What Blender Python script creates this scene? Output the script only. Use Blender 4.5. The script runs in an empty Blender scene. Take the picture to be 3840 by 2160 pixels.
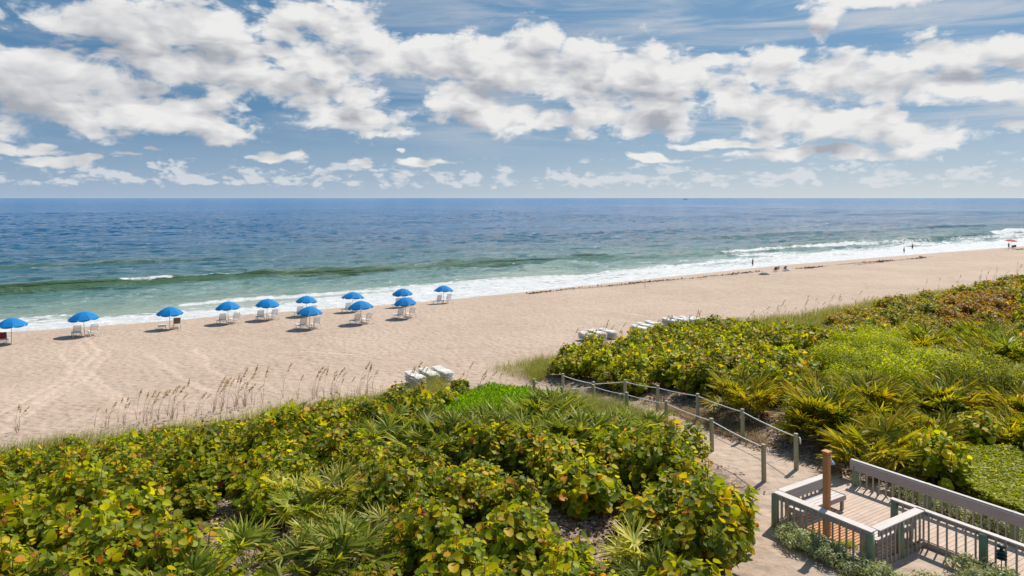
import bpy, bmesh, math, random
import numpy as np
from mathutils import Vector, Matrix

# ------------------------------------------------------------------ camera, sky, sun, exposure
S = bpy.context.scene
COL = S.collection
CAMZ = 15.0
F = 2680.0            # focal length in pixels of the 3840 px frame
CX, HY = 1920.0, 742.0
cam_d = bpy.data.cameras.new('camera')
cam = bpy.data.objects.new('camera', cam_d)
COL.objects.link(cam)
cam.location = (0, 0, CAMZ)
cam.rotation_euler = (math.radians(90), 0, 0)
cam_d.sensor_width = 36.0
cam_d.lens = F / 3840.0 * 36.0
cam_d.shift_y = -(1080.0 - HY) / 3840.0
cam_d.clip_start = 0.5
cam_d.clip_end = 120000.0
S.camera = cam

SUN_AZ = math.radians(40.0)     # to the right of the view axis (+Y)
SUN_EL = math.radians(52.0)
sun_dir = Vector((math.sin(SUN_AZ) * math.cos(SUN_EL), math.cos(SUN_AZ) * math.cos(SUN_EL), math.sin(SUN_EL)))
sd = bpy.data.lights.new('sun', 'SUN')
sd.energy = 4.6
sd.angle = math.radians(0.5)
sd.color = (1.0, 0.93, 0.84)
so = bpy.data.objects.new('sun', sd)
COL.objects.link(so)
so.rotation_euler = (-sun_dir).to_track_quat('-Z', 'Y').to_euler()

S.view_settings.view_transform = 'Standard'
S.view_settings.look = 'None'
S.view_settings.exposure = 0.3
S.view_settings.gamma = 1.0
S.view_settings.use_curve_mapping = False
S.cycles.max_bounces = 6
S.cycles.diffuse_bounces = 3
S.cycles.glossy_bounces = 2
S.cycles.transmission_bounces = 3
S.cycles.transparent_max_bounces = 4
S.cycles.caustics_reflective = False
S.cycles.caustics_refractive = False

world = bpy.data.worlds.new('World')
S.world = world
world.use_nodes = True
world.cycles.sampling_method = 'MANUAL'
world.cycles.sample_map_resolution = 256
WT = world.node_tree
WT.nodes.clear()


class NB:
    """tiny helper for node trees"""
    def __init__(self, tree):
        self.t = tree

    def n(self, typ, **kw):
        nd = self.t.nodes.new(typ)
        for k, v in kw.items():
            setattr(nd, k, v)
        return nd

    def put(self, sock, v):
        if v is None:
            return
        if isinstance(v, bpy.types.NodeSocket):
            self.t.links.new(v, sock)
        else:
            if isinstance(v, (tuple, list)) and len(v) == 3 and sock.type == 'RGBA':
                v = (*v, 1.0)
            sock.default_value = v

    def m(self, op, a, b=None, c=None, clamp=False):
        nd = self.n('ShaderNodeMath', operation=op, use_clamp=clamp)
        for i, v in enumerate((a, b, c)):
            self.put(nd.inputs[i], v)
        return nd.outputs[0]

    def vm(self, op, a, b=None, c=None):
        nd = self.n('ShaderNodeVectorMath', operation=op)
        for i, v in enumerate((a, b, c)):
            self.put(nd.inputs[i], v)
        return nd.outputs['Value'] if op in ('LENGTH', 'DOT_PRODUCT', 'DISTANCE') else nd.outputs[0]

    def xyz(self, x, y, z):
        nd = self.n('ShaderNodeCombineXYZ')
        for i, v in enumerate((x, y, z)):
            self.put(nd.inputs[i], v)
        return nd.outputs[0]

    def sep(self, v):
        nd = self.n('ShaderNodeSeparateXYZ')
        self.put(nd.inputs[0], v)
        return nd.outputs

    def noise(self, vec, scale=1.0, detail=4.0, rough=0.55, dist=0.0, dim='3D', lac=2.0):
        nd = self.n('ShaderNodeTexNoise', noise_dimensions=dim)
        self.put(nd.inputs['Vector'], vec)
        nd.inputs['Scale'].default_value = scale
        nd.inputs['Detail'].default_value = detail
        nd.inputs['Roughness'].default_value = rough
        nd.inputs['Lacunarity'].default_value = lac
        nd.inputs['Distortion'].default_value = dist
        return nd.outputs[0]

    def ss(self, v, lo, hi, a=0.0, b=1.0):
        nd = self.n('ShaderNodeMapRange', interpolation_type='SMOOTHSTEP')
        self.put(nd.inputs[0], v)
        nd.inputs[1].default_value = lo
        nd.inputs[2].default_value = hi
        nd.inputs[3].default_value = a
        nd.inputs[4].default_value = b
        return nd.outputs[0]

    def lin(self, v, lo, hi, a=0.0, b=1.0):
        nd = self.n('ShaderNodeMapRange')
        self.put(nd.inputs[0], v)
        nd.inputs[1].default_value = lo
        nd.inputs[2].default_value = hi
        nd.inputs[3].default_value = a
        nd.inputs[4].default_value = b
        return nd.outputs[0]

    def mix(self, f, a, b, blend='MIX'):
        nd = self.n('ShaderNodeMix', data_type='RGBA', blend_type=blend)
        self.put(nd.inputs[0], f)
        self.put(nd.inputs[6], a)
        self.put(nd.inputs[7], b)
        return nd.outputs[2]

    def ramp(self, f, stops, interp='LINEAR'):
        nd = self.n('ShaderNodeValToRGB')
        r = nd.color_ramp
        r.interpolation = interp
        while len(r.elements) < len(stops):
            r.elements.new(0.5)
        for e, (p, c) in zip(r.elements, stops):
            e.position = p
            e.color = (*c, 1.0) if len(c) == 3 else c
        self.put(nd.inputs[0], f)
        return nd.outputs[0]


def azel(x, y):
    """display coordinates of the 2576 px overview -> azimuth, elevation"""
    X, Y = x * 3840 / 2576 - CX, HY - y * 3840 / 2576
    return math.atan2(X, F), math.atan2(Y, math.hypot(F, X))


def build_sky():
    g = NB(WT)
    tc = g.n('ShaderNodeTexCoord')
    dx, dy, dz = g.sep(tc.outputs['Generated'])
    az = g.m('ARCTAN2', dx, dy)
    el = g.m('ARCSINE', dz)
    P = g.xyz(az, el, 0.0)
    sky = g.n('ShaderNodeTexSky', sky_type='NISHITA')
    sky.sun_disc = False
    sky.sun_elevation = SUN_EL
    sky.sun_rotation = SUN_AZ
    sky.altitude = 0
    sky.air_density = 1.0
    sky.dust_density = 0.35
    sky.ozone_density = 3.0
    hs = g.n('ShaderNodeHueSaturation')
    hs.inputs['Saturation'].default_value = 1.25
    hs.inputs['Value'].default_value = 0.78
    g.put(hs.inputs['Color'], sky.outputs[0])
    base = hs.outputs[0]

    blobs = [(120, 195, 280, 90), (50, 270, 170, 66), (300, 55, 170, 50), (470, 60, 170, 62), (420, 160, 240, 55),
             (570, 130, 130, 50), (330, 255, 190, 62), (190, 305, 130, 34), (480, 288, 130, 44), (545, 335, 78, 30),
             (735, 55, 115, 62), (880, 78, 115, 55), (680, 212, 190, 42), (830, 228, 120, 42), (790, 150, 160, 44),
             (800, 268, 85, 30), (930, 305, 120, 34), (990, 328, 60, 18), (1030, 150, 140, 52), (1150, 165, 150, 60),
             (1310, 170, 190, 75), (1500, 190, 180, 85), (1640, 215, 130, 90), (1180, 250, 110, 46), (1250, 295, 150, 28),
             (1430, 300, 210, 36), (1620, 310, 160, 30), (1790, 150, 80, 16), (1950, 160, 70, 44), (2070, 190, 150, 62),
             (2240, 205, 160, 62), (2400, 205, 135, 52), (2330, 112, 70, 26), (2450, 132, 120, 36), (2580, 150, 80, 48),
             (1830, 225, 66, 34), (1910, 275, 130, 50), (2050, 308, 180, 40), (2235, 300, 52, 40), (2280, 335, 160, 40),
             (2055, 78, 42, 28), (1460, 338, 62, 16), (2220, 2, 140, 26), (2700, 260, 200, 60), (-160, 160, 240, 120),
             (100, 378, 52, 14), (130, 408, 90, 12), (225, 400, 44, 9), (315, 389, 40, 9), (385, 372, 38, 7),
             (712, 393, 50, 13), (645, 396, 26, 7), (1022, 374, 14, 7), (1645, 393, 44, 11), (10, 376, 34, 13),
             (900, 408, 34, 14), (1090, 408, 60, 9), (2540, 320, 60, 18), (2100, 385, 200, 16), (1800, 355, 120, 9)]

    def n2(v, detail, rough=0.6, dist=0.0):
        return g.noise(v, 1.0, detail, rough, dist, '2D')

    wx = g.m('MULTIPLY', g.m('SUBTRACT', n2(g.vm('MULTIPLY', P, (11, 20, 1)), 3, 0.55), 0.5), 0.06)
    wy = g.m('MULTIPLY', g.m('SUBTRACT', n2(g.vm('MULTIPLY_ADD', P, (11, 20, 1), (7, 3, 2)), 3, 0.55), 0.5), 0.035)
    PW = g.vm('ADD', P, g.xyz(wx, wy, 0.0))

    def field(off, level, shared=None):
        p = g.vm('ADD', PW, (off[0], off[1], 0.0))
        acc = shared
        for (x, y, rx, ry) in ([] if shared else blobs if level == 0 else [q for q in blobs if q[2] > 105]):
            a0, e0 = azel(x, y)
            sx = rx * 3840 / 2576 / F * (math.cos(a0) ** 2)
            sy = ry * 3840 / 2576 / F * math.cos(a0)
            q = g.vm('MULTIPLY_ADD', p, (1 / sx, 1 / sy, 0.0), (-a0 / sx, -e0 / sy, 0.0))
            L = g.vm('LENGTH', q)
            acc = L if acc is None else g.m('SMOOTH_MIN', acc, L, 0.3)
        pn = g.vm('ADD', P, (off[0], off[1], 0.0))
        nn = n2(g.vm('MULTIPLY', pn, (11, 26, 1)), 8 if level == 0 else 3, 0.56 if level == 0 else 0.5, 0.2)
        vo = g.n('ShaderNodeTexVoronoi', feature='F1', voronoi_dimensions='2D')
        g.put(vo.inputs['Vector'], g.vm('MULTIPLY', g.vm('ADD', pn, g.xyz(wy, wx, 0.0)), (24, 44, 1)))
        vo.inputs['Scale'].default_value = 1.0
        vo.inputs['Detail'].default_value = 3.0 if level == 0 else 1.0
        vo.inputs['Roughness'].default_value = 0.6
        bil = g.m('SUBTRACT', 0.45, vo.outputs['Distance'])
        d = g.m('SUBTRACT', 1.40, acc)
        d = g.m('MULTIPLY_ADD', g.m('SUBTRACT', nn, 0.5), 2.6, d)
        d = g.m('MULTIPLY_ADD', bil, 0.55, d)
        return d, acc

    d0, acc0 = field((0, 0), 0)
    d0s, _ = field((0, 0), 1, acc0)
    d1, _ = field((0.009, 0.017), 1, acc0)
    d2, _ = field((0.012, 0.034), 2)
    alpha = g.ss(d0, -0.22, 0.48)
    rim = g.m('SUBTRACT', d0s, d1)
    light = g.m('MULTIPLY_ADD', rim, 0.60, 0.86)
    light = g.m('MULTIPLY_ADD', g.m('MAXIMUM', g.m('SUBTRACT', d2, 0.2), 0.0), -0.48, light)
    light = g.m('MULTIPLY', light, g.ss(az, -0.75, -0.1, 0.70, 1.0))
    light = g.m('ADD', light, g.ss(d0, 0.1, 0.5, 0.12, 0.0), clamp=True)
    ccol = g.mix(light, (3.9, 4.1, 4.6), (8.4, 8.35, 8.3))
    # thin streaky veil, thicker on the sunward side
    vn = n2(g.vm('MULTIPLY', P, (4, 34, 1)), 6, 0.62, 0.4)
    veil = g.m('MULTIPLY', g.ss(vn, 0.34, 0.78), g.ss(az, -0.5, 0.35, 0.25, 1.0))
    veil = g.m('MULTIPLY', veil, g.ss(el, 0.04, 0.10))
    # low cumulus line over the horizon
    hv = g.n('ShaderNodeTexVoronoi', feature='F1', voronoi_dimensions='2D')
    g.put(hv.inputs['Vector'], g.vm('MULTIPLY', PW, (42, 95, 1)))
    hv.inputs['Scale'].default_value = 1.0
    hv.inputs['Detail'].default_value = 2.0
    hn = g.m('MULTIPLY_ADD', g.m('SUBTRACT', 0.5, hv.outputs['Distance']), 0.30, n2(g.vm('MULTIPLY', P, (22, 60, 1)), 7, 0.58))
    hb = g.m('MULTIPLY', g.ss(el, 0.010, 0.020), g.ss(el, 0.022, 0.062, 1.0, 0.0))
    ha = g.m('MULTIPLY', g.ss(g.m('MULTIPLY_ADD', hb, 0.20, hn), 0.53, 0.74), g.ss(hb, 0.0, 0.25))
    ha = g.m('MULTIPLY', ha, 0.72)
    # the air itself: deep blue above, paler low down and towards the sun
    tint = g.mix(g.ss(az, -0.6, 0.55), (0.85, 2.2, 4.05), (2.0, 3.6, 5.5))
    low = g.mix(g.ss(az, -0.6, 0.55), (3.9, 5.1, 6.9), (6.3, 7.0, 7.7))
    air = g.mix(g.m('POWER', g.lin(el, 0.0, 0.12), 0.7), low, tint)
    c = g.mix(0.85, base, air)
    c = g.mix(g.m('MULTIPLY', veil, 0.8), c, (6.2, 6.35, 6.7))
    c = g.mix(ha, c, (7.3, 7.5, 7.8))
    c = g.mix(alpha, c, ccol)
    bg = g.n('ShaderNodeBackground')
    g.put(bg.inputs['Color'], c)
    bg.inputs['Strength'].default_value = 0.082
    out = g.n('ShaderNodeOutputWorld')
    WT.links.new(bg.outputs[0], out.inputs[0])


build_sky()

# ------------------------------------------------------------------ helpers
rng = np.random.default_rng(7)
random.seed(7)
TH = math.radians(32.7)                # the shoreline runs 32.7 degrees off the picture plane
CA, SA = math.cos(TH), math.sin(TH)


def st(X, Y):
    return CA * X + SA * Y, -SA * X + CA * Y


def XY(s, t):
    return CA * s - SA * t, SA * s + CA * t


_perm = np.random.default_rng(3).random((256, 256))


def vnoise(x, y):
    x = np.asarray(x, float); y = np.asarray(y, float)
    xi = np.floor(x).astype(int); yi = np.floor(y).astype(int)
    fx = x - xi; fy = y - yi
    fx = fx * fx * (3 - 2 * fx); fy = fy * fy * (3 - 2 * fy)
    a = _perm[xi % 256, yi % 256]; b = _perm[(xi + 1) % 256, yi % 256]
    c = _perm[xi % 256, (yi + 1) % 256]; d = _perm[(xi + 1) % 256, (yi + 1) % 256]
    return (a * (1 - fx) + b * fx) * (1 - fy) + (c * (1 - fx) + d * fx) * fy


def fbm(x, y, o=4):
    r = 0; a = 0.5
    for k in range(o):
        r = r + a * vnoise(x * 2 ** k + 17 * k, y * 2 ** k + 31 * k)
        a *= 0.5
    return r


def sstep(x, a, b):
    u = np.clip((np.asarray(x, float) - a) / (b - a), 0, 1)
    return u * u * (3 - 2 * u)


def pathc(t):
    return np.interp(t, [10, 16.5, 20, 25, 30, 36, 46], [22.1, 22.1, 22.6, 24.1, 24.6, 24.6, 24.0])


def toe(s):
    return np.interp(s, [-40, 0, 22, 34, 60, 140, 300], [0, 0, -0.6, 0.6, 2.5, 5.0, 6.0]) + 1.1 * (fbm(np.asarray(s) * 0.12, 0 * np.asarray(s) + 5.5) - 0.45) * 2


TEDGE_X = [-60, -5, 5, 22, 40, 58, 88, 121, 177, 250, 700]
TEDGE_Y = [94.0, 93.8, 92.6, 91.7, 90.0, 91.2, 94.0, 97.0, 97.0, 96.0, 96.0]


def tedge0(s):
    return np.interp(s, TEDGE_X, TEDGE_Y)


def zt(s, t):
    s = np.asarray(s, float); t = np.asarray(t, float)
    k = sstep(t, 62, 48)
    tt = t - toe(s) * k - (tedge0(s) - 93.4) * sstep(t, 66, 84)
    z = np.interp(tt, [-60, 18, 26, 35, 42, 46, 60, 78, 86, 92, 96, 110, 130, 400], [5.0, 5.0, 4.5, 3.3, 2.85, 2.72, 2.6, 2.3, 1.75, 0.75, 0.0, -1.5, -3, -6])
    dune = sstep(tt, 45, 38)
    pc = np.abs(s - pathc(t))
    away = sstep(pc, 1.2, 3.2) * sstep(t, 14.5, 17.0)
    z = z + dune * away * (0.5 * (fbm(s * 0.22, t * 0.22) - 0.47) + 0.05)
    z = z + dune * away * 0.25 * sstep(s, 24.5, 28) * sstep(t, 46, 30)
    beach = sstep(tt, 44, 48) * sstep(t, 92, 84)
    z = z + beach * 0.09 * (fbm(s * 0.35, t * 0.35, 3) - 0.45)
    return z


def at(px, py, dz=0.0):
    """photo pixel -> world point where its ray meets the ground raised by dz"""
    kx = (px - CX) / F; kz = (py - HY) / F
    d = np.arange(12.0, 420.0, 0.1)
    X = kx * d
    ss_, tt_ = st(X, d)
    gap = CAMZ - kz * d - (zt(ss_, tt_) + dz)
    i = int(np.argmax(gap <= 0))
    dd = d[i] - 0.1 * (0 - gap[i]) / max(1e-6, (gap[i - 1] - gap[i]))
    X = kx * dd
    return Vector((X, dd, CAMZ - kz * dd - dz))


def gz(X, Y):
    s_, t_ = st(X, Y)
    return float(zt(s_, t_))


def proj(X, Y, Z):
    return CX + F * X / Y, HY + F * (CAMZ - Z) / Y


# ---- objects
def tag(o, label=None, cat=None, group=None, kind=None):
    if label: o['label'] = label
    if cat: o['category'] = cat
    if group: o['group'] = group
    if kind: o['kind'] = kind
    return o


def empty(name, loc=(0, 0, 0), rz=0.0):
    o = bpy.data.objects.new(name, None)
    o.empty_display_size = 0.2
    COL.objects.link(o)
    o.location = loc
    o.rotation_euler = (0, 0, rz)
    return o


def link(name, me, mat=None, parent=None, loc=None, rz=None):
    if mat is not None and not me.materials:
        me.materials.append(mat)
    o = bpy.data.objects.new(name, me)
    COL.objects.link(o)
    if parent is not None:
        o.parent = parent
    if loc is not None:
        o.location = loc
    if rz is not None:
        o.rotation_euler = (0, 0, rz)
    return o


def mesh_np(name, V, faces, smooth=False):
    me = bpy.data.meshes.new(name)
    V = np.asarray(V, np.float32)
    if isinstance(faces, np.ndarray):
        nf, k = faces.shape
        me.vertices.add(len(V)); me.vertices.foreach_set('co', V.ravel())
        me.loops.add(nf * k); me.loops.foreach_set('vertex_index', faces.astype(np.int32).ravel())
        me.polygons.add(nf)
        me.polygons.foreach_set('loop_start', np.arange(0, nf * k, k, dtype=np.int32))
        me.polygons.foreach_set('loop_total', np.full(nf, k, np.int32))
        me.update(calc_edges=True)
    else:
        me.from_pydata([tuple(map(float, v)) for v in V], [], faces)
    if smooth:
        me.polygons.foreach_set('use_smooth', np.ones(len(me.polygons), bool))
    me.validate()
    me.update()
    return me


def copy_tree(o, parent=None):
    c = o.copy()
    COL.objects.link(c)
    if parent is not None:
        c.parent = parent
    for ch in o.children:
        copy_tree(ch, c)
    return c


class MB:
    """collects shapes, builds one mesh"""
    def __init__(self):
        self.v = []; self.f = []

    def add(self, vs, fs):
        b = len(self.v)
        self.v += [tuple(map(float, v)) for v in vs]
        self.f += [[b + i for i in q] for q in fs]
        return self

    def box(self, c, size, M=None, bev=0.0):
        x, y, z = (q / 2 for q in size)
        if bev > 0:
            b = min(bev, x * .9, y * .9, z * .9)
            vs = []; fs = []
            ring = []
            for (zz, ins) in ((-z, b), (-z + b, 0), (z - b, 0), (z, b)):
                xx, yy = x - ins, y - ins
                cb = b if ins == 0 else b * 0.5
                ring.append([(xx - cb, -yy), (xx, -yy + cb), (xx, yy - cb), (xx - cb, yy), (-xx + cb, yy), (-xx, yy - cb), (-xx, -yy + cb), (-xx + cb, -yy)])
                vs += [(p[0], p[1], zz) for p in ring[-1]]
            for k in range(3):
                for i in range(8):
                    j = (i + 1) % 8
                    fs.append([k * 8 + i, k * 8 + j, k * 8 + 8 + j, k * 8 + 8 + i])
            fs.append(list(range(7, -1, -1))); fs.append(list(range(24, 32)))
        else:
            vs = [(-x, -y, -z), (x, -y, -z), (x, y, -z), (-x, y, -z), (-x, -y, z), (x, -y, z), (x, y, z), (-x, y, z)]
            fs = [[3, 2, 1, 0], [4, 5, 6, 7], [0, 1, 5, 4], [1, 2, 6, 5], [2, 3, 7, 6], [3, 0, 4, 7]]
        if M is not None:
            vs = [M @ Vector(v) for v in vs]
        return self.add([(v[0] + c[0], v[1] + c[1], v[2] + c[2]) for v in vs], fs)

    def beam(self, p, q, w, h, bev=0.0, up=(0, 0, 1)):
        """box from p to q, w wide and h high"""
        p, q = Vector(p), Vector(q)
        d = (q - p)
        L = d.length
        x = d.normalized()
        y = Vector(up).cross(x)
        if y.length < 1e-4:
            y = Vector((0, 1, 0)).cross(x)
        y.normalize()
        z = x.cross(y)
        M = Matrix((x, y, z)).transposed()
        return self.box((p + q) / 2, (L, w, h), M, bev)

    def tube(self, pts, r, n=8, cap=True):
        pts = [Vector(p) for p in pts]
        rs = r if isinstance(r, (list, tuple)) else [r] * len(pts)
        vs = []; fs = []
        prev = None
        for i, p in enumerate(pts):
            d = (pts[min(i + 1, len(pts) - 1)] - pts[max(i - 1, 0)]).normalized()
            a = d.orthogonal().normalized() if prev is None else (prev - d * prev.dot(d)).normalized()
            prev = a
            b = d.cross(a)
            for k in range(n):
                an = 2 * math.pi * k / n
                vs.append(p + (a * math.cos(an) + b * math.sin(an)) * rs[i])
        for i in range(len(pts) - 1):
            for k in range(n):
                j = (k + 1) % n
                fs.append([i * n + k, i * n + j, (i + 1) * n + j, (i + 1) * n + k])
        if cap:
            fs.append(list(range(n - 1, -1, -1)))
            fs.append([(len(pts) - 1) * n + k for k in range(n)])
        return self.add(vs, fs)

    def lathe(self, prof, n=16, c=(0, 0, 0)):
        vs = []; fs = []
        for (r, z) in prof:
            for k in range(n):
                a = 2 * math.pi * k / n
                vs.append((c[0] + r * math.cos(a), c[1] + r * math.sin(a), c[2] + z))
        for i in range(len(prof) - 1):
            for k in range(n):
                j = (k + 1) % n
                fs.append([i * n + k, i * n + j, (i + 1) * n + j, (i + 1) * n + k])
        fs.append(list(range(n - 1, -1, -1)))
        fs.append([(len(prof) - 1) * n + k for k in range(n)])
        return self.add(vs, fs)

    def mesh(self, name, smooth=False):
        return mesh_np(name, self.v, self.f, smooth)

    def build(self, name, mat, parent=None, smooth=False, loc=None, rz=None):
        return link(name, self.mesh(name, smooth), mat, parent, loc, rz)


# ------------------------------------------------------------------ materials
def new_mat(name):
    m = bpy.data.materials.new(name)
    m.use_nodes = True
    m.node_tree.nodes.clear()
    g = NB(m.node_tree)
    out = g.n('ShaderNodeOutputMaterial')
    return m, g, out


def principled(g, out, color, rough=0.6, spec=0.5, normal=None, metal=0.0):
    b = g.n('ShaderNodeBsdfPrincipled')
    g.put(b.inputs['Base Color'], color)
    g.put(b.inputs['Roughness'], rough)
    g.put(b.inputs['Specular IOR Level'], spec)
    g.put(b.inputs['Metallic'], metal)
    if normal is not None:
        g.put(b.inputs['Normal'], normal)
    if out is not None:
        g.t.links.new(b.outputs[0], out.inputs[0])
    return b


def bump(g, h, strength, dist, normal=None):
    b = g.n('ShaderNodeBump')
    g.put(b.inputs['Height'], h)
    b.inputs['Strength'].default_value = strength
    b.inputs['Distance'].default_value = dist
    if normal is not None:
        g.put(b.inputs['Normal'], normal)
    return b.outputs[0]


def mat_plain(name, col, rough=0.6, var=0.12, scale=6.0, spec=0.4, bmp=0.0):
    m, g, out = new_mat(name)
    tc = g.n('ShaderNodeTexCoord')
    nz = g.noise(tc.outputs['Object'], scale, 5, 0.6)
    dark = tuple(c * (1 - var) for c in col); lite = tuple(min(1, c * (1 + var)) for c in col)
    c = g.ramp(nz, [(0.3, dark), (0.7, lite)])
    nrm = bump(g, nz, bmp, 0.02) if bmp else None
    principled(g, out, c, rough, spec, nrm)
    return m


def mat_wood(name, col, grain=(2.0, 40.0, 40.0), var=0.35, rough=0.75, stain=None, bmp=0.25):
    m, g, out = new_mat(name)
    tc = g.n('ShaderNodeTexCoord')
    v = g.vm('MULTIPLY', tc.outputs['Object'], grain)
    nz = g.noise(v, 1.0, 5, 0.6)
    big = g.noise(tc.outputs['Object'], 1.7, 4, 0.6)
    geo = g.n('ShaderNodeNewGeometry')
    isl = geo.outputs['Random Per Island']
    dark = tuple(c * (1 - var) for c in col); lite = tuple(min(1, c * (1 + var)) for c in col)
    c = g.ramp(nz, [(0.25, dark), (0.75, lite)])
    c = g.mix(g.m('MULTIPLY', isl, 0.35), c, tuple(q * 0.6 for q in col))
    c = g.mix(g.ss(big, 0.45, 0.75, 0.0, 0.6), c, stain or tuple(q * 0.7 for q in col))
    principled(g, out, c, rough, 0.3, bump(g, nz, bmp, 0.01))
    return m


def mat_leaf(name, stops, trans=0.4, rough=0.5, spec=0.22, obj_var=0.3, trans_tint=(1.65, 1.5, 0.5), interp='LINEAR'):
    """leaf colour picked per leaf; thin sheet that lets sunlight through"""
    m, g, out = new_mat(name)
    geo = g.n('ShaderNodeNewGeometry')
    oi = g.n('ShaderNodeObjectInfo')
    tc = g.n('ShaderNodeTexCoord')
    c = g.ramp(geo.outputs['Random Per Island'], stops, interp)
    k = g.lin(oi.outputs['Random'], 0, 1, 1 - obj_var, 1 + obj_var * 0.6)
    c = g.mix(1.0, c, g.xyz(k, k, k), 'MULTIPLY')
    nz = g.noise(tc.outputs['Object'], 25.0, 2, 0.5)
    c = g.mix(g.ss(nz, 0.4, 0.8, 0, 0.22), c, (0.10, 0.09, 0.03))
    b = principled(g, None, c, rough, spec)
    tl = g.n('ShaderNodeBsdfTranslucent')
    g.put(tl.inputs['Color'], g.mix(1.0, c, trans_tint, 'MULTIPLY'))
    mx = g.n('ShaderNodeMixShader')
    mx.inputs[0].default_value = trans
    g.t.links.new(b.outputs[0], mx.inputs[1]); g.t.links.new(tl.outputs[0], mx.inputs[2])
    g.t.links.new(mx.outputs[0], out.inputs[0])
    return m


def mat_sand():
    m, g, out = new_mat('beach sand')
    tc = g.n('ShaderNodeTexCoord')
    P = tc.outputs['Object']            # x along the shore, y towards the sea
    s_, t_, z_ = g.sep(P)
    big = g.noise(P, 0.09, 4, 0.6)
    mid = g.noise(P, 0.9, 5, 0.6)
    foot = g.noise(g.vm('MULTIPLY', P, (1.5, 2.2, 1)), 1.0, 3, 0.55, 0.6)
    grain = g.noise(P, 14.0, 4, 0.7)
    c = g.ramp(mid, [(0.25, (0.345, 0.255, 0.192)), (0.55, (0.435, 0.332, 0.256)), (0.8, (0.49, 0.385, 0.305))])
    c = g.mix(g.ss(big, 0.35, 0.7, 0.0, 0.8), c, (0.49, 0.38, 0.30))
    c = g.mix(g.ss(g.noise(g.vm('MULTIPLY', P, (0.05, 0.16, 1)), 1.0, 5, 0.65), 0.5, 0.72, 0.0, 0.4), c, (0.40, 0.29, 0.21))
    c = g.mix(g.ss(grain, 0.3, 0.75, 0.0, 0.35), c, (0.36, 0.26, 0.18))
    tr = g.n('ShaderNodeAttribute', attribute_name='track')
    c = g.mix(g.m('MULTIPLY', tr.outputs['Fac'], 0.5), c, (0.58, 0.455, 0.36))
    li = g.n('ShaderNodeAttribute', attribute_name='litter')
    ln = g.noise(g.vm('MULTIPLY', P, (5.0, 9.0, 3.0)), 1.0, 5, 0.7, 1.2)
    lf = g.m('MULTIPLY', li.outputs['Fac'], g.ss(ln, 0.36, 0.56))
    c = g.mix(lf, c, g.ramp(g.noise(P, 30.0, 3, 0.7), [(0.3, (0.07, 0.045, 0.03)), (0.7, (0.25, 0.16, 0.11))]))
    wt = g.n('ShaderNodeAttribute', attribute_name='wet')
    wetf = wt.outputs['Fac']
    c = g.mix(g.m('MULTIPLY', wetf, 0.75), c, (0.21, 0.15, 0.105))
    # dry weed crumbs along the old tide line
    wk = g.n('ShaderNodeAttribute', attribute_name='wrack')
    wn = g.noise(g.vm('MULTIPLY', P, (0.8, 3.2, 1)), 1.0, 6, 0.75, 0.8)
    wf = g.ss(g.m('MULTIPLY_ADD', wk.outputs['Fac'], 0.32, wn), 0.80, 0.90)
    c = g.mix(g.m('MULTIPLY', wf, 0.9), c, (0.075, 0.045, 0.032))
    vd = g.n('ShaderNodeTexVoronoi', feature='SMOOTH_F1', voronoi_dimensions='2D')
    g.put(vd.inputs['Vector'], g.vm('MULTIPLY', P, (1.25, 1.7, 1)))
    vd.inputs['Scale'].default_value = 1.0
    vd.inputs['Smoothness'].default_value = 0.35
    dim = g.m('MULTIPLY', g.ss(vd.outputs['Distance'], 0.05, 0.42), g.ss(g.noise(P, 0.25, 3, 0.6), 0.35, 0.6, 0.15, 0.5))
    h = g.m('MULTIPLY_ADD', grain, 0.12, g.m('MULTIPLY_ADD', mid, 0.5, g.m('ADD', foot, dim)))
    c = g.mix(g.m('MULTIPLY', g.ss(vd.outputs['Distance'], 0.0, 0.30, 1.0, 0.0), g.m('MULTIPLY', g.m('SUBTRACT', 1.0, wetf), 0.10)), c, (0.36, 0.27, 0.20))
    dry = g.m('SUBTRACT', 1.0, wetf)
    bm = g.n('ShaderNodeBump')
    g.put(bm.inputs['Height'], h)
    g.put(bm.inputs['Strength'], g.m('MULTIPLY', dry, 0.5))
    bm.inputs['Distance'].default_value = 0.34
    b = principled(g, out, c, g.m('MULTIPLY_ADD', wetf, -0.55, 0.9), 0.3, bm.outputs[0])
    return m


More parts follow.
